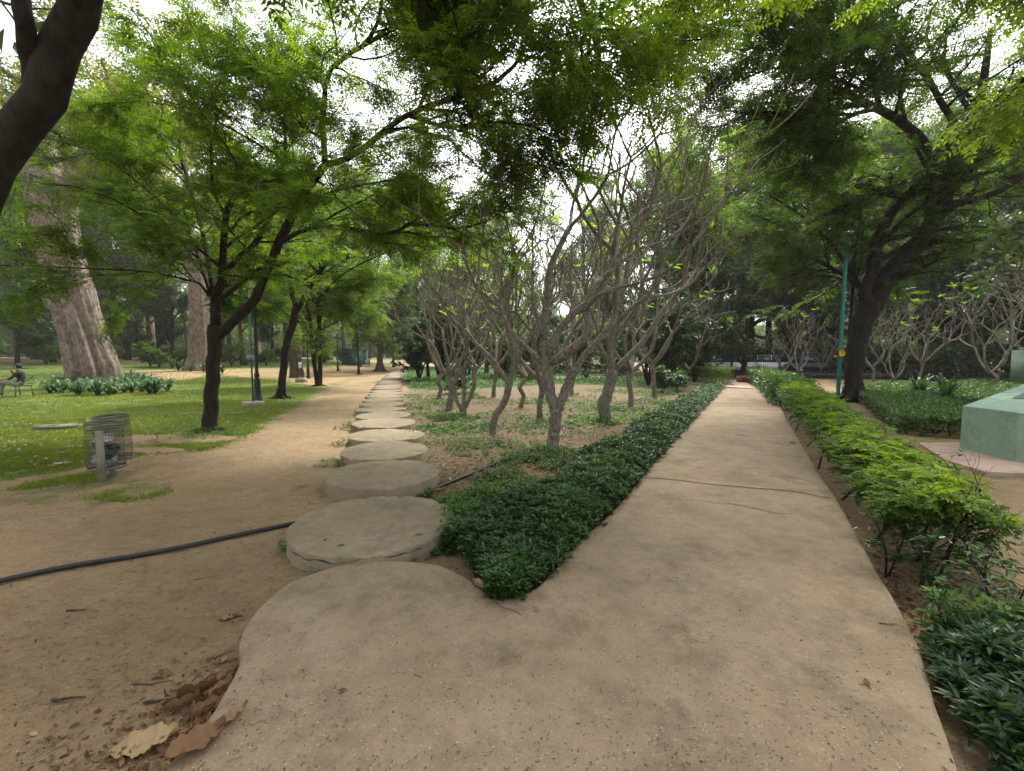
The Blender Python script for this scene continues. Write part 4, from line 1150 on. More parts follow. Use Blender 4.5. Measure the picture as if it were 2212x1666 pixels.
# (picture x of the trunk, distance, kind, scale, turn)
BG = [
 ('left', [(-330,34,'mid',1.0),(-210,30,'dark',.75),(-120,46,'fresh',.9),(-40,60,'mid',1.1),(30,72,'fresh',.9),(40,40,'dark',.62),(115,50,'dark',.8),(180,70,'yellow',1.1),(240,52,'grey',1.0),
           (278,56,'grey',1.05),(330,66,'mid',1.0),(374,58,'dark',.8),(335,95,'yellow',1.2),(410,85,'fresh',1.1),(500,62,'mid',.9),(527,50,'mid',.75),(560,80,'yellow',1.1),(590,66,'dark',.8),(660,92,'fresh',1.1),
           (700,74,'mid',1.0),(745,95,'feather',1.15),(30,110,'mid',1.3),(130,105,'fresh',1.2),(250,115,'mid',1.3),(460,115,'mid',1.2),
           (-260,46,'tall',1.1),(-170,27,'tall',1.0),(250,58,'tall',1.4),(-30,58,'tallmid',1.2),(90,66,'tall',1.35),(290,72,'tallmid',1.35),(350,60,'tall',1.2),(480,74,'tall',1.4),(620,60,'tallmid',1.15),(690,66,'tall',1.3),(770,72,'tallmid',1.3)]),
 ('middle', [(800,105,'fresh',1.1),(850,62,'dark',.55),(880,120,'mid',1.2),(905,50,'feather',.9),(925,30,'dark',.40),(965,26,'dark',.42),(1000,62,'mid',.95),(1050,40,'fresh',.55),(1080,34,'mid',.5),(1120,70,'feather',1.05),
           (1180,48,'fresh',.62),(1200,38,'dark',.42),(1240,80,'yellow',1.1),(1300,44,'mid',.55),(1350,60,'yellow',1.0),(1395,30,'dark',.42),(1440,27,'dark',.45),(1482,31,'dark',.42),(1500,52,'mid',.8),
             (900,60,'tall',1.2),(1075,74,'tall',1.3),(1260,72,'tall',1.2),(1420,44,'tallmid',.95),(1515,38,'tall',.9)]),
 ('right', [(1545,46,'feather',.85),(1585,40,'mid',.72),(1604,33,'grey',.85),(1660,44,'feather',.95),(1710,38,'dark',.8),(1760,54,'feather',1.05),(1800,34,'dark',.7),(1880,42,'mid',.8),(1930,34,'grey',.95),(1990,40,'feather',.9),
           (2050,30,'dark',.85),(2120,36,'mid',.8),(2190,27,'grey',.9),(2270,24,'dark',.9),(2370,28,'mid',.8),(2480,22,'dark',.8),(1700,65,'yellow',1.0),(1960,60,'yellow',.9),(2100,58,'mid',1.0),
            (1620,42,'tallmid',1.0),(1740,44,'tall',1.1),(1850,46,'tallmid',1.1),(1970,44,'tall',1.1),(2085,40,'tallmid',1.0),(2200,34,'tall',1.0),(2330,32,'tallmid',1.0)]),
]
PLACEW = {'left': 'beyond the left lawn', 'middle': 'behind the bare branched trees', 'right': 'in the far right grove'}
for side, lst in BG:
    byk = {}
    for e in sorted(lst): byk.setdefault(e[2], []).append(e)
    for kd, es in byk.items():
        for j, (px, Yd, _, sc) in enumerate(es):
            x = (px - 1106) / FPX * Yd
            lab = f'{WORDS[kd]} {PLACEW[side]}' + (f', {ORD[j]} such from the left' if len(es) > 1 else '')
            loc = (x, Yd, float(hgt(x, Yd)) - .05); gr_ = f'park trees {PLACEW[side]}'
            if kd not in used:
                r = V[kd]; used.add(kd); r.location = loc; r.rotation_euler = (0, 0, px * .7); r.scale = (sc,) * 3; r['label'] = lab; r['group'] = gr_
            else: copy_thing(V[kd], loc, px * .7, sc, lab, gr_)
# far-off wood closing the park
def far_wood():
    g = np.random.default_rng(77); mb = MB()
    n = 90000
    a = g.uniform(R(-72), R(72), n); rr = g.uniform(125, 150, n); x = rr * np.sin(a); y = rr * np.cos(a)
    top = 11 + 9 * fbm(x * .045, y * .045, 81) + 5 * fbm(x * .16, y * .16, 82)
    z = top * g.uniform(0, 1, n) ** .8
    P = np.stack([x, y, z], 1)
    place(mb, DIAM, P, g.normal(size=(n, 3)), g.normal(size=(n, 3)) + [0, -.5, .6], g.uniform(.8, 1.6, n), g.uniform(.5, .9, n), np.clip(.5 + .8 * fbm(x * .1, z * .2, 83) + g.normal(size=n) * .1, 0, 1))
    tag(mb.build('far_wood', M_leaf_mid), 'far-off wood closing the view all round', 'trees', kind='stuff')
far_wood()

# --- big dark tree by the teal pole
bT = G(1843, 868); d = bT[1]
T_limbs = [
    ([(1843,880,d,.30),(1846,800,d,.27),(1852,740,d,.28),(1866,690,d,.33),(1880,655,d,.36)], 0),
    ([(1875,680,d,.26),(1868,640,d,.2),(1884,590,d,.19),(1891,537,d,.18),(1920,465,d-.2,.17),(1955,430,d-.4,.15),(2009,387,d-.7,.11),(2080,320,d-1,.06)], 1),
    ([(1880,670,d,.30),(1905,620,d,.30),(1944,563,d-.2,.29),(1990,515,d-.3,.28),(2025,470,d-.5,.26),(2045,394,d-.8,.22),(2081,304,d-1.2,.18),(2120,200,d-1.6,.12),(2140,60,d-2,.06)], 1),
    ([(1955,430,d-.4,.12),(1925,418,d-.5,.12),(1884,408,d-.6,.12),(1855,425,d-.7,.11),(1820,455,d-.8,.06)], 1),
    ([(2045,394,d-.8,.16),(2010,330,d-1,.14),(1960,270,d-1.3,.13),(1900,236,d-1.6,.12),(1860,222,d-1.8,.115),(1840,205,d-1.9,.11),(1812,193,d-2,.11),(1770,222,d-2.1,.10),(1723,247,d-2.2,.09),(1650,244,d-2.4,.06),(1590,243,d-2.6,.03)], 1),
    ([(1870,228,d-1.8,.06),(1825,232,d-1.9,.055),(1775,245,d-2.1,.05),(1740,270,d-2.2,.04),(1700,300,d-2.3,.02)], 1),
    ([(1723,250,d-2.2,.05),(1700,270,d-2.3,.04),(1730,300,d-2.3,.03),(1750,330,d-2.3,.015)], 1),
    ([(1900,236,d-1.6,.08),(1880,160,d-2,.06),(1840,90,d-2.4,.05),(1780,20,d-2.8,.03)], 1),
    ([(2081,304,d-1.2,.10),(2010,180,d-1.8,.08),(1950,90,d-2.2,.06),(1900,-10,d-2.6,.03)], 1),
    ([(1840,90,d-2.4,.05),(1760,60,d-3,.04),(1680,90,d-3.6,.03),(1600,110,d-4,.012)], 1),
    ([(1812,193,d-2,.05),(1740,150,d-2.6,.04),(1660,150,d-3.2,.03),(1590,180,d-3.6,.012)], 1),
    ([(2025,470,d-.5,.12),(2090,430,d-.3,.10),(2160,380,d,.08),(2260,330,d+.2,.05)], 1),
    ([(1880,640,d,.1),(1830,600,d+.6,.08),(1760,560,d+1,.06),(1690,530,d+1.4,.03)], 1),
    ([(1868,640,d,.08),(1820,560,d+1.2,.07),(1750,480,d+2,.05),(1660,420,d+2.6,.03)], 1),
    ([(1891,537,d,.08),(1850,500,d+1.2,.07),(1790,400,d+2,.05),(1700,330,d+2.6,.03)], 1),
]
feather_tree('massive black barked tree leaning right behind the teal pole', bT, T_limbs, (M_bark_dark, M_leaf_neem), per=(15, 9), l2=(1.2, 3.6), l3=(.5, 1.5), fr=7,
             fL=(.28, .42), ll=.105, lw=.034, pairs=6, seed=9, lv0=.3, trunk_flare=.34, sides=16, name='black_barked_tree', rfac=.95)

# ================================================================== BARE BRANCHED TREES (plumeria kind)
def candelabra(P0, D0, r0, L0, depth, g, up=.10, spread=(.45, .95), shrink=.80, rshrink=.70, three=.12):
    """repeatedly forking upturned stems, grown level by level; returns list of (paths, radii) and the tips"""
    out = []
    P0 = np.asarray(P0, float); D0 = nrm(np.asarray(D0, float)); r0 = np.asarray(r0, float); L = np.asarray(L0, float) * np.ones(len(P0))
    for lvl in range(depth):
        k = np.where(g.uniform(size=len(P0)) < three, 3, 2)
        pi = np.repeat(np.arange(len(P0)), k); C = len(pi)
        first = np.concatenate([[0], np.cumsum(k)[:-1]])
        j = np.arange(C) - first[pi]
        ph = g.uniform(0, 6.283, len(P0))[pi] + j * 6.283 / k[pi] + g.normal(size=C) * .3
        D = D0[pi]
        ref = np.where(np.abs(D[:, 2:3]) < .9, np.array([[0, 0, 1.]]), np.array([[1., 0, 0]]))
        U = nrm(np.cross(D, ref)); W = np.cross(D, U)
        a = g.uniform(spread[0], spread[1], C)[:, None]
        d = nrm(D * np.cos(a) + (U * np.cos(ph)[:, None] + W * np.sin(ph)[:, None]) * np.sin(a))
        d[:, 2] = np.maximum(d[:, 2], -.15)
        Lc = L[pi] * g.uniform(.65, 1.25, C)
        n = 6; Q = np.empty((C, n, 3)); Q[:, 0] = P0[pi]; dd = d
        for s in range(1, n):
            dd = nrm(dd + np.array([0, 0, up]) + g.normal(size=(C, 3)) * .05)
            Q[:, s] = Q[:, s - 1] + dd * (Lc / (n - 1))[:, None]
        rc = r0[pi] * rshrink * g.uniform(.85, 1.1, C)
        rad = rc[:, None] * np.array([1.12, .98, .92, .9, .92, 1.0])[None]
        out.append((Q, rad))
        P0 = Q[:, -1]; D0 = dd; r0 = rc; L = L[pi] * shrink
        die = g.uniform(size=C) < (.10 if lvl > 1 else 0)
        P0, D0, r0, L = P0[~die], D0[~die], r0[~die], L[~die]
    return out, P0, D0, r0

def plum_mesh(limbs, seeds, base, seed, leafp=.12, tipscale=1.0, leafL=(.10, .22), depth=5, L0=.55, r_end=None, mats=None, **kw):
    g = np.random.default_rng(seed)
    mb = MB()
    tips = []
    starts = []
    for P, r, cont in limbs:
        mb.tube(P, r, 12)
        if cont:
            starts.append((P[-1], nrm(P[-1] - P[-2]), r[-1], cont))
    for s in starts:
        dep = s[3] if isinstance(s[3], int) and s[3] > 1 else depth
        lv, p, d, r = candelabra([s[0]], [s[1]], [s[2]], [L0], dep, g, **kw)
        for Q, rad in lv:
            v, f = tubes(Q, np.maximum(rad, .0055), 7 if rad.mean() > .02 else 5); mb.add(v, f)
        tips.append((p, d, r))
    P = np.concatenate([t[0] for t in tips]); D = np.concatenate([t[1] for t in tips])
    # blunt tips
    ml = MB(); pick = g.uniform(size=len(P)) < leafp
    p, d = P[pick], D[pick]
    for j in range(7):
        k = len(p)
        if not k: break
        rv = nrm(g.normal(size=(k, 3))); side = nrm(rv - (rv * d).sum(1, keepdims=True) * d)
        dd = nrm(d * g.uniform(.1, .9, (k, 1)) + side); L = g.uniform(*leafL, k)
        place(ml, LANCE, p, dd, nrm(d + side * -.3 + [0, 0, .4]), L, L * .3, np.clip(.55 + g.normal(size=k) * .2, 0, 1))
    return mb, ml

def plumeria(label, base, limbs, seed, group='bare branched trees in the planted bed', name='bare_branched_tree', **kw):
    root = empty(name, base, label, 'tree', group)
    L = []
    for pts, cont in limbs:
        P, r = limb(pts, 16)
        P = P - base
        r = r * (1 + .04 * np.sin(np.arange(16) * 2.4 + pts[0][0])); P[1:-1] += .08 * r[1:-1, None] * np.stack([np.sin(np.arange(14) * 1.7 + k_) for k_ in (0, 2, 4)], 1)
        L.append((P, r, cont))
    mb, ml = plum_mesh(L, None, base, seed, **kw)
    mb.build('trunk', M_bark_plum, root, smooth=True)
    ml.build('leaves', M_leaf_plum, root)
    return root

b1 = G(1194, 963); d = b1[1]
# small helpers give (px, py, depth, radius)
plumeria('largest bare branched tree, forked grey trunk rising from the green weeds', b1, [
    ([(1193,975,d,.125),(1195,950,d,.105),(1199,918,d,.10),(1201,885,d,.11)], 0),
    ([(1201,892,d,.09),(1190,855,d,.095),(1184,820,d,.09),(1178,792,d,.10),(1177,775,d,.105)], 0),
    ([(1177,785,d,.07),(1174,739,d+.05,.066),(1179,667,d+.1,.062),(1186,600,d+.15,.06),(1191,573,d+.2,.055),(1210,530,d+.2,.05),(1231,491,d+.3,.05)], 5),
    ([(1186,780,d,.085),(1212,772,d-.1,.085),(1245,746,d-.2,.08),(1274,717,d-.3,.075),(1268,680,d-.3,.06),(1275,640,d-.3,.05),(1300,600,d-.2,.048)], 5),
    ([(1185,765,d,.07),(1205,720,d,.062),(1236,680,d-.1,.06),(1285,642,d-.1,.06),(1313,595,d-.1,.056),(1330,560,d-.1,.052)], 5),
    ([(1172,788,d,.05),(1150,762,d,.04),(1120,735,d,.036),(1100,712,d,.034),(1084,680,d,.033)], 5),
    ([(1203,892,d,.08),(1215,860,d,.08),(1230,822,d,.08),(1240,797,d,.08)], 0),
    ([(1240,805,d,.06),(1255,778,d,.058),(1280,750,d,.056),(1310,714,d,.054),(1330,680,d+.1,.05),(1332,631,d+.1,.05),(1335,585,d+.2,.048),(1322,540,d+.2,.045)], 5),
    ([(1238,800,d,.03),(1225,785,d-.1,.026),(1232,770,d-.1,.02)], 0),
    ([(1174,740,d+.05,.034),(1165,700,d-.2,.03),(1150,650,d-.3,.028)], 5),
    ([(1262,672,d-.3,.04),(1290,640,d-.6,.036),(1340,620,d-.8,.034)], 5),
    ], 201, depth=5, leafp=.15, L0=1.05, leafL=(.14, .26))
b2 = G(1313, 911); d = b2[1]
plumeria('second pale trunked bare tree right of the largest, one straight trunk with a stub', b2, [
    ([(1313,920,d,.15),(1306,890,d,.14),(1304,870,d,.15),(1316,839,d,.13),(1323,800,d,.14)], 0),
    ([(1322,805,d,.07),(1310,775,d,.06),(1297,750,d,.05),(1290,710,d,.045)], 5),
    ([(1322,805,d,.10),(1318,760,d,.09),(1324,720,d,.085),(1331,670,d,.08),(1350,610,d,.07)], 5),
    ([(1328,800,d,.08),(1356,771,d,.07),(1380,748,d,.07),(1405,715,d,.066),(1424,685,d,.06),(1450,650,d,.055),(1471,624,d,.05)], 5),
    ([(1328,735,d,.07),(1350,700,d,.065),(1378,660,d,.06),(1388,610,d,.055)], 5),
    ([(1331,700,d,.06),(1360,670,d-.2,.05),(1400,640,d-.4,.048)], 5),
    ], 202, depth=6, leafp=.10, L0=1.05, leafL=(.16, .28))
b3 = G(1064, 936); d = b3[1]
plumeria('slender crooked bare tree leaning right, between the discs and the largest bare tree', b3, [
    ([(1063,945,d,.075),(1066,915,d,.07),(1073,893,d,.075),(1090,868,d,.07),(1100,830,d,.075)], 0),
    ([(1100,835,d,.05),(1080,800,d,.045),(1058,771,d,.042),(1030,745,d,.04),(1008,715,d,.038)], 5),
    ([(1100,835,d,.055),(1110,790,d,.05),(1108,760,d,.05),(1098,714,d,.046)], 5),
    ([(1110,795,d,.045),(1128,755,d,.042),(1144,728,d,.04),(1160,690,d,.04)], 5),
    ], 203, leafp=.1, L0=.55, depth=5)
b4 = G(1000, 896); d = b4[1]
plumeria('low bare tree with four stems spreading from one base near the discs', b4, [
    ([(1000,902,d,.10),(1000,890,d,.10),(999,880,d,.09)], 0),
    ([(1000,890,d,.06),(985,860,d,.055),(982,830,d,.05),(990,795,d,.05)], 5),
    ([(1000,890,d,.055),(1003,850,d,.05),(1000,810,d,.05),(1008,780,d,.045)], 5),
    ([(1000,890,d,.055),(1015,860,d,.05),(1024,830,d,.045),(1022,800,d,.04)], 4),
    ], 204, leafp=.1, L0=.6)
b5 = G(969, 887); d = b5[1]
plumeria('bare tree with curved brown trunk just right of the disc row', b5, [
    ([(968,892,d,.10),(972,868,d,.095),(976,845,d,.09),(970,815,d,.11)], 0),
    ([(969,818,d,.06),(952,790,d,.055),(942,760,d,.05),(925,735,d,.045)], 5),
    ([(971,815,d,.06),(985,790,d,.055),(1003,765,d,.05),(1012,735,d,.045)], 5),
    ([(970,815,d,.05),(967,780,d,.045),(958,740,d,.04)], 5),
    ], 205, leafp=.1, L0=.65)

# generic ones built once each, then copied
def plum_generic(seed, H, lean, nst, depth=5, L0=.6):
    g = np.random.default_rng(seed)
    root = empty('bare_branched_tree', (0, 0, 0), 'x', 'tree')
    L = []
    fh = H * .2
    p = [np.array([0, 0, -.1]), np.array([lean * .2, 0, fh * .35]), np.array([lean * .1 + .05, .05, fh * .7]), np.array([lean * .4, 0, fh])]
    q = spline(np.hstack([np.array(p), np.array([[.07], [.055], [.06], [.066]])]), 14); L.append((q[:, :3], q[:, 3], 0))
    for i in range(nst):
        a = i / nst * 6.283 + g.uniform(-.4, .4); dv = np.array([math.cos(a), math.sin(a), 0])
        e = p[-1]
        pts = np.array([e - [0, 0, .05], e + dv * .22 + [0, 0, .16], e + dv * .42 + [0, 0, .45], e + dv * g.uniform(.45, .7) + [0, 0, g.uniform(.7, 1.0)]])
        q = spline(np.hstack([pts, np.array([[.045], [.042], [.04], [.038]])]), 12); L.append((q[:, :3], q[:, 3], depth))
    mb, ml = plum_mesh(L, None, None, seed, leafp=.08, L0=L0, depth=depth, leafL=(.16, .3))
    mb.build('trunk', M_bark_plum, root, smooth=True); ml.build('leaves', M_leaf_plum, root)
    return root
PV = [plum_generic(301, 4.2, .5, 4, 4, .8), plum_generic(302, 3.8, -.6, 4, 4, .85), plum_generic(303, 4.6, .3, 5, 4, .75)]
pl = [  # px, py of the base, scale, variant, description
 (1167,906,1.05,0,'bare tree with S curved trunk behind and left of the largest bare tree'),
 (1121,880,1.0,1,'thin leaning bare tree in the middle of the bed'),
 (1065,858,1.1,2,'bare tree deep in the bed behind the crooked one'),
 (944,862,1.05,1,'leftmost bare tree beside the far discs'),
 (1362,881,1.15,0,'bare tree with knotty double trunk right of the stubbed pale trunk'),
 (1417,861,1.2,2,'bare tree near the dark low hedge, many stems from the ground'),
 (1235,855,1.1,1,'distant bare tree behind the fork of the largest'),
 (1020,845,1.1,0,'distant bare tree behind the four stemmed one'),
 (1482,834,1.0,1,'bare tree at the far end of the bed, bent branch to the right'),
]
for i, (px, py, sc, vi, lab) in enumerate(pl):
    g_ = G(px, py); grp = 'bare branched trees in the planted bed'
    if i < 3:
        r = PV[[0, 1, 2][i]]; r.location = g_; r.scale = (sc * 1.2,) * 3; r.rotation_euler = (0, 0, px * .3); r['label'] = lab; r['group'] = grp
    else: copy_thing(PV[vi], g_, px * .37, sc * 1.2, lab, grp)
# bushy-topped ones on the right and along the fence
right_pl = [(1690,822,.85),(1722,827,1.05),(1770,818,.8),(1890,828,1.2),(1928,845,.8),(1985,826,1.35),(2095,822,1.6),(2150,846,1.15),(2240,838,1.6),(2300,856,1.3)]
for j, (px, py, sc) in enumerate(right_pl):
    gp = G(px, py)
    copy_thing(PV[j % 3], gp, px * .61, sc * 1.0, f'bare branched tree beyond the bright hedge, {ORD[j]} from the left', 'bare branched trees beyond the bright hedge')
# a leafy plumeria whose branches lean in at the right edge
gR = np.random.default_rng(9)
rootR = empty('leafy_plumeria', (9.3, 6.2, 0), 'leafy tree leaning in at the right edge above the green plinth, long pale leaves', 'tree')
Ls = []
for pts, c in [([(0,0,-.1,.10),(.05,.1,.8,.09),(-.05,.1,1.4,.09),(0,.2,1.6,.09)],0), ([(0,.2,1.55,.06),(-.5,.3,1.9,.05),(-.8,.5,2.2,.045)],4), ([(0,.2,1.55,.06),(.2,-.4,2.0,.05),(.1,-.7,2.4,.045)],4), ([(0,.2,1.55,.06),(-.2,.7,2.1,.05),(-.3,1.0,2.5,.045)],4)]:
    q = spline(np.array(pts, float), 12); Ls.append((q[:, :3], q[:, 3], c))
mb, ml = plum_mesh(Ls, None, None, 12, leafp=.9, L0=.5, depth=4, leafL=(.2, .34))
mb.build('trunk', M_bark_plum, rootR, smooth=True); ml.build('leaves', M_leaf_grey, rootR)

# ================================================================== HEDGES
WL = np.array([G(*p, .1)[:2] for p in [(1062,1292),(1120,1286),(1200,1226),(1262,1158),(1320,1108),(1382,1036),(1440,970),(1500,905),(1540,862),(1566,838)]])
def along(line, t):
    seg = np.linalg.norm(np.diff(line, axis=0), axis=1); cu = np.concatenate([[0], np.cumsum(seg)]); s = t * cu[-1]
    i = np.clip(np.searchsorted(cu, s, side='right') - 1, 0, len(seg) - 1); u = ((s - cu[i]) / seg[i])[:, None]
    p = line[i] * (1 - u) + line[i + 1] * u; d_ = nrm(line[i + 1] - line[i]); return p, np.stack([-d_[:, 1], d_[:, 0]], 1), cu[-1]

def low_hedge():
    g = np.random.default_rng(41)
    root = empty('low_dark_hedge', (WL[3][0], WL[3][1], 0), 'low dark green glossy hedge strip along the left side of the walkway', 'hedge')
    o = -np.array([WL[3][0], WL[3][1], 0])
    N = 22000
    _, _, Lt = along(WL, np.array([0.]))
    # density ~ 1/distance
    t = (np.exp(g.uniform(0, 1, N) * math.log(1 + 9)) - 1) / 9
    c, nn, _ = along(WL, t)
    wdt = .80 * S(t / .035 + .05) * (1 + .12 * np.sin(t * 40)) + .05
    u = g.uniform(0, 1, N) ** .9
    xy = c + nn * (u * wdt)[:, None] + nn * (.02 + .03 * g.normal(size=N))[:, None]
    h = (.20 + .09 * S((u) / .25) * S((1.05 - u) / .3) + .13 * fbm(xy[:, 0] * 4, xy[:, 1] * 4, 91)) * (.75 + .25 * S(t / .08))
    dist = np.hypot(xy[:, 0], xy[:, 1])
    z = h * g.uniform(.25, 1, N) ** .45
    P = np.stack([xy[:, 0], xy[:, 1], z], 1) + o
    far = np.clip(dist / 5, 1, 3)
    mb = MB()
    near = dist < 8
    st = np.stack([P[near] * [1, 1, 0] + g.normal(size=(near.sum(), 3)) * [.03, .03, 0], P[near]], 1)[::3]
    v, f = tubes(st, np.full((len(st), 2), .002), 3); mb.add(v, f, .3)
    mb.build('stems', M_twig, root)
    mb = MB()
    out = nn * -1
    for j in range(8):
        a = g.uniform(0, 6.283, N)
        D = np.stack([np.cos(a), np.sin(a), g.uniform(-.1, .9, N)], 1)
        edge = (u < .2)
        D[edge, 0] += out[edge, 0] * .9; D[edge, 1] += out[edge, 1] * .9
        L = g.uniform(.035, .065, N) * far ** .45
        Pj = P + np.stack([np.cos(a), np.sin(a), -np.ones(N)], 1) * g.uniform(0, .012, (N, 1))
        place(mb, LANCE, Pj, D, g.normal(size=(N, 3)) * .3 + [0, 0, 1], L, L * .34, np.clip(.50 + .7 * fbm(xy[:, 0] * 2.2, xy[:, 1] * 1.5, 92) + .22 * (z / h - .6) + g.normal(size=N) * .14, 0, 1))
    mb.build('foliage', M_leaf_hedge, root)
low_hedge()

RE = np.array([G(*p, .1)[:2] for p in [(2000,1430),(1946,1320),(1889,1225),(1851,1156),(1809,1080),(1774,1030),(1735,965),(1700,905),(1680,872)]])
def bright_hedge():
    g = np.random.default_rng(42)
    line = RE[2:]
    root = empty('bright_hedge', (line[2][0] + .4, line[2][1], 0), 'bright yellow green feathery hedge with bare stems along the right side of the walkway', 'hedge')
    o = -np.array([line[2][0] + .4, line[2][1], 0])
    N = 15000
    t = (np.exp(g.uniform(0, 1, N) * math.log(7)) - 1) / 6
    c, nn, Lt = along(line, t); nn = -nn
    u = g.uniform(-.05, 1, N); W = .64
    tall = .66 + .16 * S(t / .5)
    z = tall * (1 - np.abs(g.normal(size=N)) * .14) + .20 * fbm(c[:, 0] * 3.5 + u * 2.5, c[:, 1] * 3.5 - u, 93)
    lower = g.uniform(size=N) < .08
    z[lower] = g.uniform(.28, .62, lower.sum())
    shoot = g.uniform(size=N) < .03
    z[shoot] += g.uniform(.0, .14, shoot.sum())
    z -= .20 * (np.abs(u - .5) * 2) ** 2 * z
    xy = c + nn * (.10 + u * W)[:, None] * (.9 + .45 * fbm(c[:, 0] * 2.6, c[:, 1] * 2.6 + z, 94))[:, None]
    keep = fbm(xy[:, 0] * 4.5, xy[:, 1] * 4.5 + z * 4, 95) > -.06
    keep &= ~((g.uniform(size=N) < .5) & (t < .16))
    keep &= ~((z < .4) & (g.uniform(size=N) < .45) & (t < .5))
    P = np.stack([xy[:, 0], xy[:, 1], z], 1)[keep] + o; t = t[keep]; xy = xy[keep]; z = z[keep]; tall = tall[keep]; n = len(P)
    a = g.uniform(0, 6.283, n); D = np.stack([np.cos(a), np.sin(a), g.uniform(-.25, .45, n)], 1)
    dist = np.hypot(xy[:, 0], xy[:, 1]); far = np.clip(dist / 4.5, 1, 3) ** .6
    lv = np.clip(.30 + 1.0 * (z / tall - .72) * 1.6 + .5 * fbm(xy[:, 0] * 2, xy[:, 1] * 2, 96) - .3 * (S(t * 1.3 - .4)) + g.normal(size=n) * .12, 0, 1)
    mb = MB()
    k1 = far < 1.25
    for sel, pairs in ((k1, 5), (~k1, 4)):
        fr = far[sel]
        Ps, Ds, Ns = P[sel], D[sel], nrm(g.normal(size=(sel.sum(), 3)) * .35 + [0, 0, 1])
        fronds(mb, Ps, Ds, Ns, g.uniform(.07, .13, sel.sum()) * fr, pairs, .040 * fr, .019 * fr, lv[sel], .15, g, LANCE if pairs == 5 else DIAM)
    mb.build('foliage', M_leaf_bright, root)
    # stems: each shrub's stem is a part of its own
    tt = np.linspace(.015, .97, 22) ** 1.25
    for i, q in enumerate(tt):
        c, nn, _ = along(line, np.array([q])); nn = -nn[0]
        base = np.array([*(c[0] + nn * (.26 + .2 * math.sin(i * 2.1))), 0.]); top = np.array([*(c[0] + nn * (.42 + .2 * math.sin(i * 1.3)) + g.normal(size=2) * .06), .62])
        ms = MB()
        sp = spline(np.array([base - [0, 0, .05], base * .6 + top * .4 + g.normal(size=3) * [.03, .03, 0], top]), 8) + o
        ms.tube(sp, np.linspace(.014, .007, 8), 7)
        A, Ar = grow(sp[None], np.linspace(.014, .007, 8)[None], 9, (.3, 1), (.22, .45), (.5, 1.1), 6, .15, (0, 0, .04), .3, .6, .3, g)
        B, Br = grow(A, Ar, 4, (.3, 1), (.10, .2), (.4, 1), 4, .1, (0, 0, .04), .3, .6, .4, g)
        v, f = tubes(A, np.maximum(Ar, .0018), 4); ms.add(v, f); v, f = tubes(B, np.maximum(Br, .001), 3); ms.add(v, f)
        ms.build('stem', M_bark_dark, root, smooth=True)
bright_hedge()

def shrub(label, px, py, H, W, n, lmat, leaf, seed, lv0=.5, name='shrub', z=0, nst=4, aspect=.4, flat=.5, group=None, zmin=.25):
    g = np.random.default_rng(seed); b = G(px, py)
    root = empty(name, b, label, 'shrub', group)
    ms = MB()
    st = []
    for i in range(nst):
        a = i / nst * 6.283 + g.uniform(-.5, .5); rr = W * .5 * g.uniform(.3, .8)
        st.append(spline(np.array([[g.normal() * .02, g.normal() * .02, -.03], [math.cos(a) * rr * .4, math.sin(a) * rr * .4, H * .4], [math.cos(a) * rr, math.sin(a) * rr, H * g.uniform(.75, .95)]]), 8))
    st = np.array(st); r0 = np.tile(np.linspace(.018, .006, 8) * H, (nst, 1)); v, f = tubes(st, r0, 6); ms.add(v, f)
    A, Ar = grow(st, r0, 8, (.25, 1), (W * .2, W * .42), (.5, 1.2), 6, .15, (0, 0, .02), .3, .6, .3, g); v, f = tubes(A, np.maximum(Ar, .0015), 4); ms.add(v, f)
    B, Br = grow(A, Ar, 5, (.2, 1), (W * .08, W * .2), (.4, 1), 4, .15, (0, 0, 0), .4, .6, .3, g); v, f = tubes(B, np.maximum(Br, .001), 3); ms.add(v, f)
    ms.build('stem', M_bark_dark, root, smooth=True)
    P, T, _ = sample(B, max(1, n // len(B)), g); k = len(P)
    P = P + g.normal(size=(k, 3)) * .012
    D = nrm(T * .5 + g.normal(size=(k, 3)) * [1, 1, flat])
    mb = MB(); place(mb, LANCE, P, D, g.normal(size=(k, 3)) * .35 + [0, 0, 1], g.uniform(*leaf, k), g.uniform(*leaf, k) * aspect, np.clip(lv0 + g.normal(size=k) * .17, 0, 1))
    mb.build('foliage', lmat, root)
    return root
# sparse dark plants at the near end of the hedge and the big dark bush in the corner
shrub('spindly shrub with one crooked stem reaching right at the near end of the bright hedge', 1985, 1215, .62, .95, 800, M_leaf_hedge, (.03, .065), 51, .6, 'sparse_shrub', nst=3, group='thin shrubs at the near end of the bright hedge')
shrub('tall thin leaved stem between the bright hedge and the corner bush', 2010, 1300, .48, .55, 360, M_leaf_hedge, (.03, .06), 52, .6, 'sparse_shrub', nst=2, group='thin shrubs at the near end of the bright hedge')
shrub('small shrub with pale green leaf rosettes, just above the corner bush', 2060, 1400, .34, .45, 240, M_leaf_weed, (.04, .075), 53, .6, 'sparse_shrub', nst=2, group='thin shrubs at the near end of the bright hedge')
shrub('loose drooping shrub at the right edge above the corner bush', 2175, 1370, .45, .6, 420, M_leaf_hedge, (.035, .065), 54, .55, 'sparse_shrub', nst=3, group='thin shrubs at the near end of the bright hedge')
shrub('sparse shrub with bare twigs touching the walkway edge', 1925, 1250, .5, .5, 260, M_leaf_hedge, (.03, .055), 55, .55, 'sparse_shrub', nst=2, group='thin shrubs at the near end of the bright hedge')
shrub('lone leafy stem leaning over the dirt at the right edge', 2120, 1260, .5, .6, 330, M_leaf_hedge, (.035, .06), 56, .6, 'sparse_shrub', nst=2, group='thin shrubs at the near end of the bright hedge')

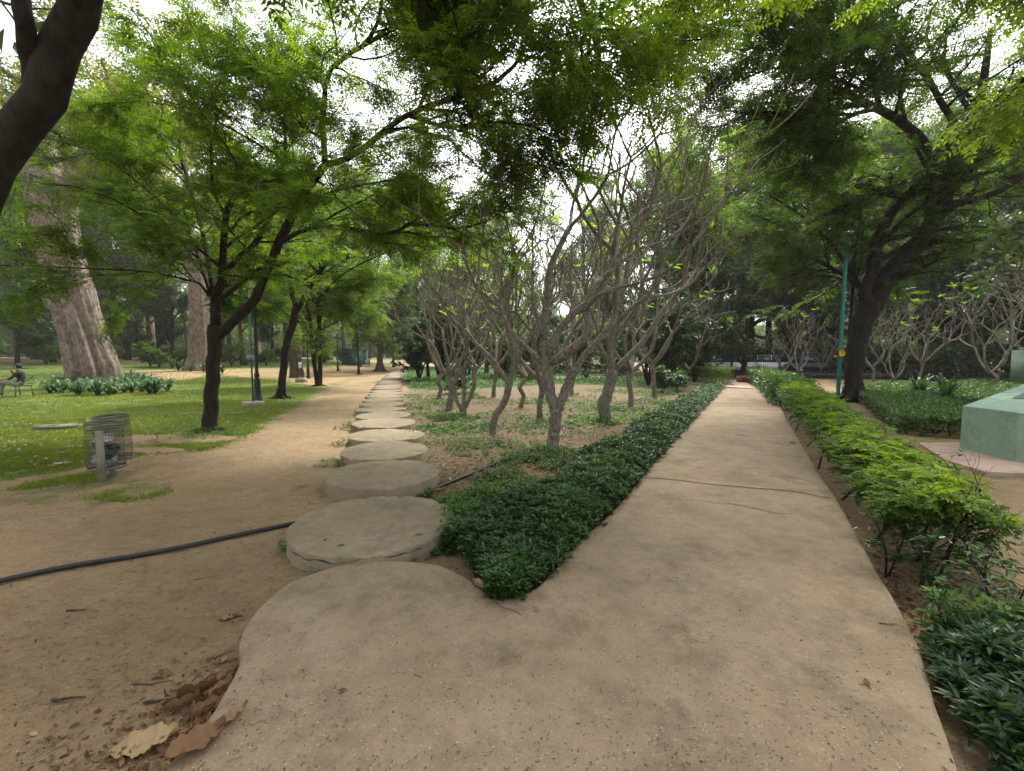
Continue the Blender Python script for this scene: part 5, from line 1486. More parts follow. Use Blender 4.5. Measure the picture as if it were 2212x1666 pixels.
def corner_bush():
    g = np.random.default_rng(57); c0 = np.array([2.24, 1.78, 0])
    root = empty('dark_bush', c0, 'dense dark bush with long glossy leaves filling the lower right corner', 'shrub')
    N = 1000
    a = g.uniform(0, 6.283, N); u = np.sqrt(g.uniform(0, 1, N))
    x = .40 * u * np.cos(a); y = .62 * u * np.sin(a)
    z = (.10 + .17 * (1 - u ** 2) + .26 * fbm(x * 5, y * 5, 3)) * g.uniform(.3, 1, N) ** .4 + .02
    x = x + y * .55 + .03
    P = np.stack([x, y, z], 1)
    mb = MB(); st = np.stack([P * [.7, .7, 0], P], 1)[::4]; v, f = tubes(st, np.full((len(st), 2), .003), 4); mb.add(v, f); mb.build('stem', M_bark_dark, root)
    mb = MB()
    for j in range(8):
        q = g.uniform(0, 6.283, N); D = np.stack([np.cos(q) - .3, np.sin(q) + y * .2, g.uniform(-.1, .8, N)], 1); L = g.uniform(.045, .095, N)
        place(mb, LANCE, P - [0, 0, 1] * g.uniform(0, .02, (N, 1)), D, g.normal(size=(N, 3)) * .3 + [0, 0, 1], L, L * .27, np.clip(.36 + g.normal(size=N) * .18, 0, 1))
    mb.build('foliage', M_leaf_dark, root)
corner_bush()

def box_hedge(name, label, line, W, H, N, lmat, leaf, lv0, seed, toplv=.3, cat='hedge', z0=.02, rnd=.1, lift=0, aspect=.5):
    g = np.random.default_rng(seed); line = np.array(line)[:, :2]; o = np.array([*line[0], float(hgt(*line[0]))])
    root = empty(name, o, label, cat)
    t = g.uniform(0, 1, N); c, nn, Lt = along(line, t)
    face = g.uniform(size=N); u = g.uniform(-.5, .5, N); z = g.uniform(z0, H, N)
    fr = W / (W + 2 * H); top = face < min(.68, fr * 1.3)
    z[top] = H - np.abs(g.normal(size=top.sum())) * .03
    sidem = ~top; u[sidem] = np.sign(u[sidem]) * (.5 - np.abs(g.normal(size=sidem.sum())) * .09)
    bump = .07 * fbm(c[:, 0] * 2, c[:, 1] * 2, seed) * 2
    z = z * (1 + bump) + lift; uu = u * W * (1 + bump) * (1 - .25 * (z / (H + lift)) ** 4 * (~top))
    xy = c + nn * uu[:, None]
    P = np.stack([xy[:, 0], xy[:, 1], z + hgt(xy[:, 0], xy[:, 1])], 1) - o + g.normal(size=(N, 3)) * rnd * .2
    fill = g.uniform(size=N) < .18; P[fill, 2] = g.uniform(.03, H, fill.sum()); P[fill, :2] = (c + nn * g.uniform(-.5, .5, (N, 1)) * W)[fill] - o[:2]
    endc = g.uniform(size=N) < .06; e_ = g.integers(0, 2, N); ee = np.where(e_[:, None] == 0, line[0], line[-1]); P[endc, :2] = (ee + nn * g.uniform(-.5, .5, (N, 1)) * W + g.normal(size=(N, 2)) * .05)[endc] - o[:2]; P[endc, 2] = g.uniform(.03, H, endc.sum())
    D = g.normal(size=(N, 3)) + [0, 0, .3]
    D[:, :2] += nn * (np.sign(u) * (~top))[:, None] * .8
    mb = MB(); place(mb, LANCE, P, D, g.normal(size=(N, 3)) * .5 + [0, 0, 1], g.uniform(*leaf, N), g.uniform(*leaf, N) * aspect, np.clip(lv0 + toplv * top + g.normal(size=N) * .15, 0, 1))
    mb.build('foliage', lmat, root)
    mb = MB(); ns = int(Lt / .35) + 2
    cc, nn2, _ = along(line, np.linspace(.01, .99, ns)); off = cc + nn2 * g.uniform(-.2, .2, (ns, 1)) * W
    zb = hgt(off[:, 0], off[:, 1]); p0 = np.stack([off[:, 0], off[:, 1], zb - .03], 1) - o; p1 = p0 + [0, 0, H * .8 + lift] + g.normal(size=(ns, 3)) * .04
    v, f = tubes(np.stack([p0, p1], 1), np.full((ns, 2), .012), 5); mb.add(v, f); mb.build('stems', M_bark_dark, root)
    return root
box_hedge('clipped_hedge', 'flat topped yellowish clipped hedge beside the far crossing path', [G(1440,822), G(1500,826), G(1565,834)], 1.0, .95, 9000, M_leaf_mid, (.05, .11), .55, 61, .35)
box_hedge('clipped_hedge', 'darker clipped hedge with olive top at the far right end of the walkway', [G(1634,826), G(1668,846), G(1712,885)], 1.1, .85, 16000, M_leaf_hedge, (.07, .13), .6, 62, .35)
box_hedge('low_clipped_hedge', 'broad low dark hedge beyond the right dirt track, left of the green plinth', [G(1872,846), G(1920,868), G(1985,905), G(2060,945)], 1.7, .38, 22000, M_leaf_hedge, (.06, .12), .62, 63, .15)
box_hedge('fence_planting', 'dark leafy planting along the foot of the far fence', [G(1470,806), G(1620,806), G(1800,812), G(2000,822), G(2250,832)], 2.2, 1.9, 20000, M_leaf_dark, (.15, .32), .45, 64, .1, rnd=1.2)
box_hedge('flower_bed_edging', 'dark shrubs at the back of the planted bed', [G(1080,816), G(1200,813), G(1350,812)], 1.5, .8, 9000, M_leaf_dark, (.10, .2), .5, 65, .1, rnd=.5)

# palm-like plant on the right hedge, dark shrubs in the bed
def strap_plant(L, W, n, mat, seed, name, T=STRAP, el=(.2, 1.2)):
    g = np.random.default_rng(seed); root = empty(name, (0, 0, 0), 'x', 'plant')
    mb = MB(); a = np.arange(n) * 2.4 + g.uniform(-.3, .3, n)
    e = g.uniform(*el, n)
    D = np.stack([np.cos(a), np.sin(a), np.zeros(n)], 1)
    # stiffness differs: scale width of arch by elevation
    place(mb, T, np.stack([.05 * np.cos(a), .05 * np.sin(a), 0 * a], 1), D, np.tile([0, 0, 1.], (n, 1)), L * g.uniform(.6, 1.1, n) * (.55 + .45 * (1.3 - e)), W, np.clip(.5 + g.normal(size=n) * .2, 0, 1), H=L * g.uniform(.6, 1.3, n) * (.6 + .5 * e))
    mb.build('leaves', mat, root)
    return root
spv = [strap_plant(1.05, .10, 30, M_strap, 401 + i, 'strap_leaf_plant') for i in range(3)]
g = np.random.default_rng(5)
rown = ['front', 'second', 'third', 'back']
k = 0
spots = []
for row, (y0, n_) in enumerate([(852, 15), (843, 14), (834, 13), (826, 9)]):
    for i in range(n_):
        spots.append((95 + row * 14 + (270 - row * 32) * (i + .5) / n_ + g.uniform(-7, 7), y0 + g.uniform(-3, 3) - 8 * abs((i + .5) / n_ - .5), row))
for i, (px, py, row) in enumerate(spots):
    p = G(px, py); sc = g.uniform(.8, 1.12)
    if row == 3 and 150 < px < 250: continue
    lab = f'strap leaved plant in the {rown[row]} row of the lawn bed, {ORD[sum(1 for q in spots[:i] if q[2] == row)]} from the left'; grp = 'strap leaved plants in the lawn bed'
    if k < 3: r = spv[k]; r.location = p; r.rotation_euler = (0, 0, px); r.scale = (sc,) * 3; r['label'] = lab; r['group'] = grp
    else: copy_thing(spv[k % 3], p, px, sc, lab, grp)
    k += 1
spd = strap_plant(1.3, .10, 30, M_leaf_dark, 410, 'spiky_dark_plant', STRAP2, (.7, 1.3))
for i, (px, py) in enumerate([(372,797),(385,802),(398,798),(412,804),(426,800),(440,805),(455,803),(468,805),(480,808)]):
    p = G(px, py); lab = f'spiky dark plant round the tall pinkish ridged trunk, {ORD[i]} from the left'
    if i == 0: spd.location = p; spd['label'] = lab; spd['group'] = 'spiky dark plants round the far trunk'
    else: copy_thing(spd, p, px, g.uniform(.7, 1.0), lab, 'spiky dark plants round the far trunk')
for i, (px, py, lab) in enumerate([(1985,868,'arching palm like plant growing on the broad low hedge'),(2040,880,'second arching palm like plant, nearest the green plinth')]):
    copy_thing(spd, G(px, py), px, .9, lab, 'palm like plants by the green plinth')
for i, (px, py) in enumerate([(1130,826),(1150,828),(1090,826),(1190,826),(1230,824),(1265,824),(1060,828)]):
    copy_thing(spd, G(px, py), px, .55, f'dark spiky plant at the back of the planted bed, {ORD[i]} of the row', 'dark spiky plants in the planted bed')
shrub('compact dark bush touching the dark low hedge at the far end of the bed', 1432, 850, .95, 1.7, 2600, M_leaf_hedge, (.09, .17), 71, .45, 'bush', group='bushes at the far end of the bed')
shrub('small yellow green bush beside the far end of the dark hedge', 1462, 845, .75, 1.3, 1800, M_leaf_weed, (.08, .16), 72, .5, 'bush', group='bushes at the far end of the bed')
shrub('dark weedy bush behind the low four stemmed bare tree', 985, 850, .9, 1.6, 2200, M_leaf_hedge, (.09, .17), 73, .4, 'bush', group='bushes at the far end of the bed')
for i, (px, py, H_, W_, m_) in enumerate([(905,822,3.6,3.6,0),(950,826,4.2,3.4,0),(1010,824,3.4,3.6,0),(1090,822,3.0,3.8,1),(1160,820,3.4,4,0),(1240,820,3.2,4,0),(1320,822,3.6,4,1),(1400,832,3.8,3.2,0),(1452,836,4.4,3.2,0),(1500,828,4.2,3.4,0)]):
    shrub(f'tall dark leafy shrub behind the bare branched trees, {ORD[i]} from the left', px, py, H_, W_, 5200, (M_leaf_dark, M_leaf_mid)[m_], (.16, .28), 500 + i, .5, 'tall_shrub', aspect=.5, group='tall dark shrubs behind the planted bed', nst=5)
shrub('broad leaved bush at the foot of the dark trunk near the red stone block', 1618, 812, 1.6, 2.0, 900, M_leaf_mid, (.25, .4), 74, .6, 'bush', aspect=.7)

# rounded clipped bushes across the far lawn
tb = shrub('x', 500, 795, 2.3, 3.0, 7000, M_leaf_mid, (.14, .24), 81, .6, 'clipped_bush', nst=5)
tb['category'] = 'bush'
tops = [(500,792,.95),(405,790,.85),(100,788,1.0),(325,793,1.0),(240,787,.8),(575,788,.75),(60,782,.9),(345,795,.7),(600,785,.8),(700,786,.9),(740,786,.9),(860,782,.7),(-60,786,1.0),(180,790,.7)]
for i, (px, py, sc) in enumerate(sorted(tops)):
    lab = f'rounded clipped bush on the far lawn, {ORD[i]} from the left'
    if i == 0: tb.location = G(px, py); tb.scale = (sc,) * 3; tb['label'] = lab; tb['group'] = 'clipped bushes on the far lawn'
    else: copy_thing(tb, G(px, py), px, sc, lab, 'clipped bushes on the far lawn')

# ================================================================== OBJECTS
M_green = plain('paint_green', (.03, .12, .07), .45, .2, .2, 8)
M_teal = plain('paint_teal', (.03, .20, .17), .4, .1, .2, 5)
M_black = plain('paint_black', (.018, .02, .024), .4, .3, .3, 8)
M_conc = concrete('block_concrete', (.22, .19, .15), (.30, .27, .22), (.38, .34, .28), .3)
M_wire = plain('wire_dark', (.13, .135, .12), .5, .6, .3, 20)
M_mint = concrete('mint_plaster', (.19, .29, .22), (.29, .41, .32), (.36, .47, .38), .08, .2)
M_yel = plain('sign_yellow', (.85, .42, .01), .5, 0, .05)
M_ink = plain('ink_black', (.02, .02, .02), .6, 0, .1)
M_slate = plain('slate', (.07, .09, .085), .5, 0, .2)
M_lamp = plain('lamp_glass', (.45, .45, .42), .3, 0, .1)
M_redstone = plain('red_sandstone', (.28, .13, .10), .85, 0, .25, 7, .3)
M_glass = plain('car_glass', (.03, .04, .05), .08, 0, .2, 3, 0, .8)
M_tyre = plain('tyre', (.015, .015, .015), .8, 0, .2)
M_chrome = plain('metal_bright', (.5, .5, .5), .25, .9, .1)
M_boxgrey = plain('box_grey', (.12, .17, .17), .5, .2, .15)

def lamp_post(base, H, label, gpole=True, box=False, scale=1.0, name='lamp_post', group='black lamp posts across the park', lantern=True):
    root = empty(name, base, label, 'lamp post', group)
    mb = MB()
    prof = [(.0, 0), (.17, 0), (.17, .05), (.15, .07), (.15, .16), (.115, .20), (.10, .45), (.105, .62), (.085, .68), (.10, .72), (.10, .76), (.06, .82), (.085, .88), (.09, .93), (.06, 1.0), (.055, 1.05), (.05, H * .6), (.045, H * .86), (.06, H * .87), (.06, H * .885), (.035, H * .9), (.035, H * .93)]
    mb.lathe((0, 0, 0), prof, 18); mb.build('post', M_black, root, smooth=True)
    mb = MB()
    for s in (1, -1):
        mb.tube(spline(np.array([[0, 0, H * .80], [s * .12, 0, H * .83], [s * .2, 0, H * .83], [s * .22, 0, H * .815]]), 8), .014, 6)
    mb.build('cross_arm', M_black, root, smooth=True)
    if lantern:
        mb = MB(); mb.lathe((0, 0, H * .93), [(.03, 0), (.09, .03), (.14, .26), (.13, .27)], 8); mb.build('lantern', M_lamp, root)
        mb = MB(); mb.lathe((0, 0, H * .93), [(.17, .27), (.15, .30), (.06, .38), (.02, .44), (.001, .46)], 8); mb.build('lamp_cap', M_black, root)
    return root
def side_pole(base, H, label, block=True, box=True, mat=None, name='utility_pole', r=.024):
    root = empty(name, base, label, 'pole', 'slim poles beside lamp posts')
    mb = MB(); mb.lathe((0, 0, 0), [(.001, 0), (r, 0), (r, H), (.001, H + .01)], 12); mb.build('pole', mat or M_green, root, smooth=True)
    if box:
        mb = MB(); mb.box((-.0, -.05, 1.35), (.14, .09, .24)); mb.box((0, -.1, 1.35), (.11, .008, .2)); b = mb.build('switch_box', M_boxgrey, root)
    return root
LB = G(557, 868)
lamp_post(LB, 4.15, 'nearest black lamp post beside the green pole with round concrete footing')
mb = MB(); mb.lathe((0, 0, -.1), [(.001, 0), (.30, 0), (.31, .22), (.29, .235), (.001, .235)], 28)
fb = mb.build('concrete_footing', M_conc); fb.location = G(547, 877); tag(fb, 'round concrete footing at the foot of the thin green pole', 'footing')
sp = side_pole(G(547, 877) + [0, 0, .13], 3.45, 'thin green pole with a small grey box, left of the nearest lamp post')
for px, py, lab in [(666,818,'second lamp post, left of the twin stemmed tree'), (730,802,'third lamp post with a thin green pole close beside it'),
                    (780,793,'fourth lamp post, just right of the thin lone tree'), (798,789,'farthest lamp post by the green kiosk')]:
    lamp_post(G(px, py), 4.15, lab)
side_pole(G(735, 801), 3.7, 'thin green pole beside the third lamp post', box=False)
mb = MB(); mb.box((0, 0, .12), (.5, .5, .26)); o = mb.build('concrete_footing', M_conc); o.location = G(651, 826); tag(o, 'square concrete footing at the base of the scaly brown trunk', 'footing')

# teal pole and the black post behind it at the hedge
TP = G(1809, 868); dY = TP[1]
def tz(py): return float(at(1812, py, dY)[2])
root = empty('teal_pole', TP, 'tall teal green pole rising behind the bright hedge', 'pole')
mb = MB(); ht = tz(515); mb.tube(np.array([[0, 0, -.1], [.02, 0, ht * .3], [.035, 0, ht * .7], [.06, 0, ht]]), .062, 16); mb.build('pole', M_teal, root, smooth=True)
mb = MB()
for z in (tz(620), tz(645)):
    mb.lathe((.045, 0, z), [(.066, -.015), (.07, -.01), (.07, .01), (.066, .015)], 14)
mb.build('clamp', M_black, root)
# round yellow number plate
sg = empty('number_sign', at(1819, 763, dY - .10), 'round yellow plate reading 2 fixed to the teal pole', 'sign')
mb = MB()
a = np.arange(32) / 32 * 6.2832
for yy in (-.006, .006): mb.v.append(np.stack([.105 * np.cos(a), np.full(32, yy), .118 * np.sin(a)], 1)); mb.lv.append(np.full(32, .5)); mb.n += 32
mb.f4.append(np.array([[i, (i + 1) % 32, 32 + (i + 1) % 32, 32 + i] for i in range(32)])); mb.mi4.append(np.zeros(32, int))
for yy, off in ((-.006, 0), (.006, 32)):
    mb.v.append(np.array([[0, yy, 0]])); mb.lv.append(np.array([.5])); c_ = mb.n; mb.n += 1
    mb.f3.append(np.array([[off + i, off + (i + 1) % 32, c_] for i in range(32)])); mb.mi3.append(np.zeros(32, int))
mb.build('plate', M_yel, sg)
def text(body, size, mat, parent, loc, rot, extrude=.001, name='lettering'):
    cu = bpy.data.curves.new(name, 'FONT'); cu.body = body; cu.size = size; cu.extrude = extrude; cu.align_x = 'CENTER'; cu.align_y = 'CENTER'; cu.offset = size * .03
    ob = bpy.data.objects.new(name, cu); COL.objects.link(ob)
    dg = bpy.context.evaluated_depsgraph_get(); me = bpy.data.meshes.new_from_object(ob.evaluated_get(dg)); bpy.data.objects.remove(ob)
    me.materials.clear(); me.materials.append(mat)
    o = bpy.data.objects.new(name, me); COL.objects.link(o); o.parent = parent; o.location = loc; o.rotation_euler = rot; return o
text('2', .13, M_ink, sg, (0, -.009, 0), (R(90), 0, 0), name='numeral')
sg2 = empty('number_sign', at(1805, 770, dY + .06), 'small yellow plate edge showing left of the teal pole', 'sign')
mb = MB(); mb.lathe((0, 0, 0), [(.001, -.006), (.05, -.006), (.05, .006), (.001, .006)], 20); o = mb.build('plate', M_yel, sg2); o.rotation_euler = (R(90), 0, 0)
bp = G(1828, 862); b2y = bp[1]
root = empty('black_utility_post', bp, 'black post with a short top arm standing between the teal pole and the black tree', 'post')
hh = float(at(1835, 540, b2y)[2])
mb = MB(); mb.tube(np.array([[0, 0, -.1], [.03, 0, hh * .5], [.05, 0, hh]]), .075, 14); mb.build('post', M_black, root, smooth=True)
mb = MB(); mb.tube(spline(np.array([[.06, 0, hh - .05], [-.05, 0, hh + .01], [-.22, -.1, hh - .1]]), 8), .02, 8); mb.box((.06, 0, hh + .02), (.16, .1, .05)); mb.build('top_arm', M_black, root)
mb = MB()
for z in (.35, .6, .9): mb.box((.04, -.08, z), (.16, .05, .12))
mb.build('meter_box', M_boxgrey, root)

# ---------------------------------------------------------------- wire litter baskets
BB = G(238, 1032)
FV = np.array([.675, -.738, 0]); SV = np.array([.738, .675, 0])
def basket(label, off, tilt, rot, fill):
    root = empty('wire_basket', BB + off, label, 'litter bin', 'two wire litter baskets hung on one concrete post'); root.rotation_euler = (tilt[0], tilt[1], rot)
    mb = MB(); r_ = .182; H = .56
    def ring(z, w, rr=r_):
        a = np.linspace(0, 6.2832, 33); mb.tube(np.stack([rr * np.cos(a), rr * np.sin(a), np.full(33, z)], 1), w, 5, False)
    for z in np.linspace(.0, H, 16): ring(z, .0022)
    for a in np.arange(40) / 40 * 6.2832: mb.tube(np.array([[r_ * math.cos(a), r_ * math.sin(a), 0], [r_ * math.cos(a), r_ * math.sin(a), H]]), .0018, 4, False)
    for q in np.linspace(-.14, .14, 6): 
        h_ = math.sqrt(r_ ** 2 - q * q); mb.tube(np.array([[q, -h_, 0], [q, h_, 0]]), .002, 4, False); mb.tube(np.array([[-h_, q, 0], [h_, q, 0]]), .002, 4, False)
    mb.build('wire_mesh', M_wire, root)
    for z in (.0, H * .82, H):
        m2 = MB(); a = np.arange(40) / 40 * 6.2832
        m2.lathe((0, 0, z), [(r_ + .004, -.014), (r_ + .006, 0), (r_ + .004, .014), (r_ + .001, .014), (r_ + .001, -.014), (r_ + .004, -.014)], 40)
        m2.build('band', M_wire, root, smooth=True)
    return root
def rubbish(loc, r, mat, label, seed, sq=(1, 1, .8)):
    me = bpy.data.meshes.new('rubbish'); bm = bmesh.new(); bmesh.ops.create_icosphere(bm, subdivisions=4, radius=1)
    co = np.array([v.co[:] for v in bm.verts]); n1 = np.abs(fbm(co[:, 0] * 2.2 + seed, co[:, 1] * 2.2 + co[:, 2] * 1.7, seed, 4)) * 2
    for v, q in zip(bm.verts, n1): v.co = Vector((v.co.x * sq[0], v.co.y * sq[1], v.co.z * sq[2])) * r * (.68 + q * .75)
    bm.to_mesh(me); bm.free(); me.materials.append(mat)
    o = bpy.data.objects.new('plastic_rubbish', me); COL.objects.link(o); o.location = loc; tag(o, label, 'rubbish', 'rubbish inside the wire litter baskets')
    for p in me.polygons: p.use_smooth = False
    return o
basket('front wire litter basket, tilted, half full of plastic rubbish', FV * .16 - SV * .02 + [0, 0, .17], (-.02, -.035, 0), 0, 1)
basket('rear wire litter basket, empty looking, behind the concrete post', FV * -.24 + SV * .06 + [0, 0, .2], (.02, -.03, 0), .4, 0)
M_pl1 = plain('plastic_grey', (.35, .34, .36), .35, 0, .5, 14); M_pl2 = plain('plastic_green', (.01, .09, .045), .4, 0, .3, 8); M_pl3 = plain('plastic_dark', (.03, .03, .035), .4, 0, .5, 9)
fo = BB + FV * .16 - SV * .02 + [0, 0, .17]
rubbish(fo + [-.05, .02, .09], .135, M_pl1, 'crumpled grey plastic at the bottom of the front basket', 3)
rubbish(fo + [.06, -.03, .17], .085, M_pl2, 'dark green crumpled bag in the front basket', 4)
rubbish(fo + [-.03, .0, .33], .12, M_pl1, 'pale pinkish plastic sheet on top in the front basket', 5, (1.15, 1, .5))
rubbish(fo + [.0, .06, .23], .10, M_pl3, 'black bag in the middle of the front basket', 6)
pr = empty('bin_post', BB, 'square concrete post holding the two wire baskets', 'post')
mb = MB(); mb.box((0, 0, .26), (.085, .075, .62)); mb.build('post', M_conc, pr)
mb = MB(); q = FV * .38 - SV * .07; mb.box((q[0], q[1], .36), (.075, .04, .60), rz=.74); q = FV * .19 - SV * .03; mb.box((q[0], q[1], .13), (.05, .38, .03), rz=.74); mb.build('front_bracket', M_conc, pr)
mb = MB(); q = FV * -.12 + SV * .03; mb.box((q[0], q[1], .40), (.03, .24, .03), rz=.74); mb.build('rear_bracket', M_wire, pr)

# ---------------------------------------------------------------- slabs and scraps on the lawn
M_slabm = concrete('lawn_slab_concrete', (.14, .135, .11), (.19, .18, .15), (.24, .23, .19), .2)
c = G(120, 926)
mb = MB(); mb.box((0, 0, .045), (.62, .36, .05), rz=.1); mb.box((-.05, .02, .0795), (.16, .10, .008), rz=.1)
o = mb.build('concrete_slab', M_slabm); o.location = c; tag(o, 'flat grey concrete cover slab lying in the grass left of the bins', 'slab')
M_paper = plain('paper', (.38, .33, .28), .8, 0, .2)
for px, py, s, lab in [(152,965,.05,'small white paper scrap on the grass between slab and baskets'), (132,1002,.07,'pinkish flat stone at the edge of the grass near the bins'), (108,908,.025,'tiny white scrap above the concrete slab'),
                       (755,1041,.02,'white scrap on the dirt by the second disc')]:
    p = G(px, py); mb = MB(); n_ = 12; a = np.arange(n_) / n_ * 6.283; rr = s * (1 + .3 * np.sin(a * 3 + px))
    v = np.concatenate([np.stack([rr * np.cos(a) * 1.5, rr * np.sin(a), np.full(n_, 0.0)], 1), np.stack([rr * np.cos(a) * 1.4, rr * np.sin(a) * .9, s * .25 * (1 + .3 * np.sin(a * 2))], 1), [[0, 0, s * .3]]])
    mb.add(v, [[i, (i + 1) % n_, n_ + (i + 1) % n_, n_ + i] for i in range(n_)]); mb.f3.append(np.array([[n_ + i, n_ + (i + 1) % n_, 2 * n_] for i in range(n_)])); mb.mi3.append(np.zeros(n_, int))
    o = mb.build('litter_scrap', M_paper, smooth=True); o.location = p; tag(o, lab, 'scrap', 'scraps on the lawn')

# ---------------------------------------------------------------- mint green plinth
def plinth():
    base = np.array([7.5, 7.0, .05])
    root = empty('monument_plinth', base, 'mint green painted plinth with sloping top and dark inset at the right edge', 'plinth')
    A = G(2073, 968, .05)[:2]; B = G(2193, 997, .05)[:2]
    poly = [tuple(A), tuple(B), (8.7, 5.3), (14, 4.6), (19, 8), (19, 13.5), (17.4, 14.65)]
    cx, cy = 14.5, 9.2
    zt = lambda x, y: .74 + .10 * max(0, min(1, (2.9 - math.hypot(x - cx, y - cy)) / 2.0)) * 2.2
    bm = bmesh.new()
    lo = [bm.verts.new((x - base[0], y - base[1], -.08)) for x, y in poly]
    hi = [bm.verts.new((x - base[0], y - base[1], .70)) for x, y in poly]
    inn = [bm.verts.new(((x * .9 + cx * .1) - base[0], (y * .9 + cy * .1) - base[1], .715)) for x, y in poly]
    n_ = len(poly)
    for i in range(n_):
        j = (i + 1) % n_
        bm.faces.new((lo[i], lo[j], hi[j], hi[i])); bm.faces.new((hi[i], hi[j], inn[j], inn[i]))
    bm.faces.new(inn)
    bmesh.ops.recalc_face_normals(bm, faces=bm.faces)
    bmesh.ops.bevel(bm, geom=[e for e in bm.edges if all(abs(v.co.z - .70) < 1e-4 for v in e.verts)], offset=.012, segments=2, affect='EDGES')
    me = bpy.data.meshes.new('body'); bm.to_mesh(me); bm.free(); me.materials.append(M_mint)
    o = bpy.data.objects.new('body', me); COL.objects.link(o); o.parent = root
    mb = MB()
    v = np.array([[9.35, 8.2, .778], [9.9, 7.0, .778], [13.2, 7.6, .778], [13.0, 10.9, .778]]) - base
    mb.add(v, [[0, 1, 2, 3]]); mb.build('dark_inset', M_slate, root)
    mb = MB(); mb.box((16.15 - base[0], 12.3 - base[1], 1.22), (2.1, 2.1, .95), rz=.1); mb.box((16.15 - base[0], 12.3 - base[1], 1.73), (1.9, 1.9, .08), rz=.1); mb.build('upper_block', M_mint, root)
plinth()

# ---------------------------------------------------------------- red stone block, kiosk, far bin
c = G(1614, 828); root = empty('red_stone_bench', c, 'low red sandstone block seat at the far end of the walkway', 'bench')
mb = MB(); mb.box((.12, 0, .20), (.62, .5, .44)); mb.build('block', M_redstone, root)
mb = MB(); mb.box((-.38, -.02, .32), (.36, .46, .20)); mb.box((-.38, 0, .10), (.30, .36, .22)); mb.build('side_step', M_redstone, root)
c = G(761, 789); root = empty('green_kiosk', c, 'dark green kiosk with flat roof far beyond the lamp posts', 'kiosk')
mb = MB(); mb.box((0, 0, 1.1), (2.2, 1.8, 2.2)); mb.build('body', M_green, root)
mb = MB(); mb.box((0, -.1, 2.26), (2.6, 2.2, .14)); mb.build('roof', M_green, root)
mb = MB(); mb.box((-.3, -.915, 1.3), (1.2, .04, .8)); mb.build('hatch', M_black, root)
mb = MB(); mb.box((.8, -.915, .6), (.5, .035, 1.1)); mb.build('door', M_teal, root)
c = G(786, 787); root = empty('turquoise_cabin', c, 'narrow turquoise cabin right of the dark green kiosk', 'cabin')
mb = MB(); mb.box((0, 0, 1.0), (.95, .9, 2.0)); mb.build('body', M_teal, root); mb = MB(); mb.box((0, 0, 2.06), (1.1, 1.05, .1)); mb.build('roof', M_green, root); mb = MB(); mb.box((0, -.46, .95), (.6, .03, 1.7)); mb.build('door', plain('paint_turquoise', (.04, .32, .24), .5, 0, .1), root)
c = G(793, 791); root = empty('far_litter_drum', c, 'small white drum bin beside the turquoise cabin', 'litter bin')
mb = MB(); mb.lathe((0, 0, 0), [(.001, 0), (.24, 0), (.27, .05), (.27, .78), (.29, .8), (.25, .82), (.001, .84)], 18); mb.build('drum', M_white, root, smooth=True)
mb = MB(); mb.lathe((0, 0, .3), [(.274, 0), (.276, .01), (.276, .16), (.274, .17)], 18); mb.build('band', M_slate, root)

# ---------------------------------------------------------------- fence, cars
def fence(p0, p1):
    root = empty('iron_fence', (*p0, 0), 'long dark iron railing on a low wall behind the trees on the right', 'fence')
    p0 = np.array(p0); p1 = np.array(p1); L = np.linalg.norm(p1 - p0); u = (p1 - p0) / L; ang = math.atan2(u[1], u[0]); m = (p1 - p0) / 2
    mb = MB(); mb.box((m[0], m[1], .15), (L, .25, .5), rz=ang); mb.build('low_wall', plain('wall_dark', (.03, .027, .024), .9, 0, .3, 3), root)
    mb = MB()
    for z in (.5, 1.75): mb.box((m[0], m[1], z), (L, .04, .05), rz=ang)
    for s in np.arange(0, L, .14):
        q = u * s; mb.tube(np.array([[q[0], q[1], .38], [q[0], q[1], 1.95]]), .011, 4)
    mb.build('railing', M_black, root)
    for s in np.arange(0, L, 3.2):
        q = u * s; ms = MB(); ms.box((q[0], q[1], 1.0), (.12, .12, 2.1), rz=ang); ms.build('post', M_black, root)
fence((13.0, 33.0), (50.0, 25.0))
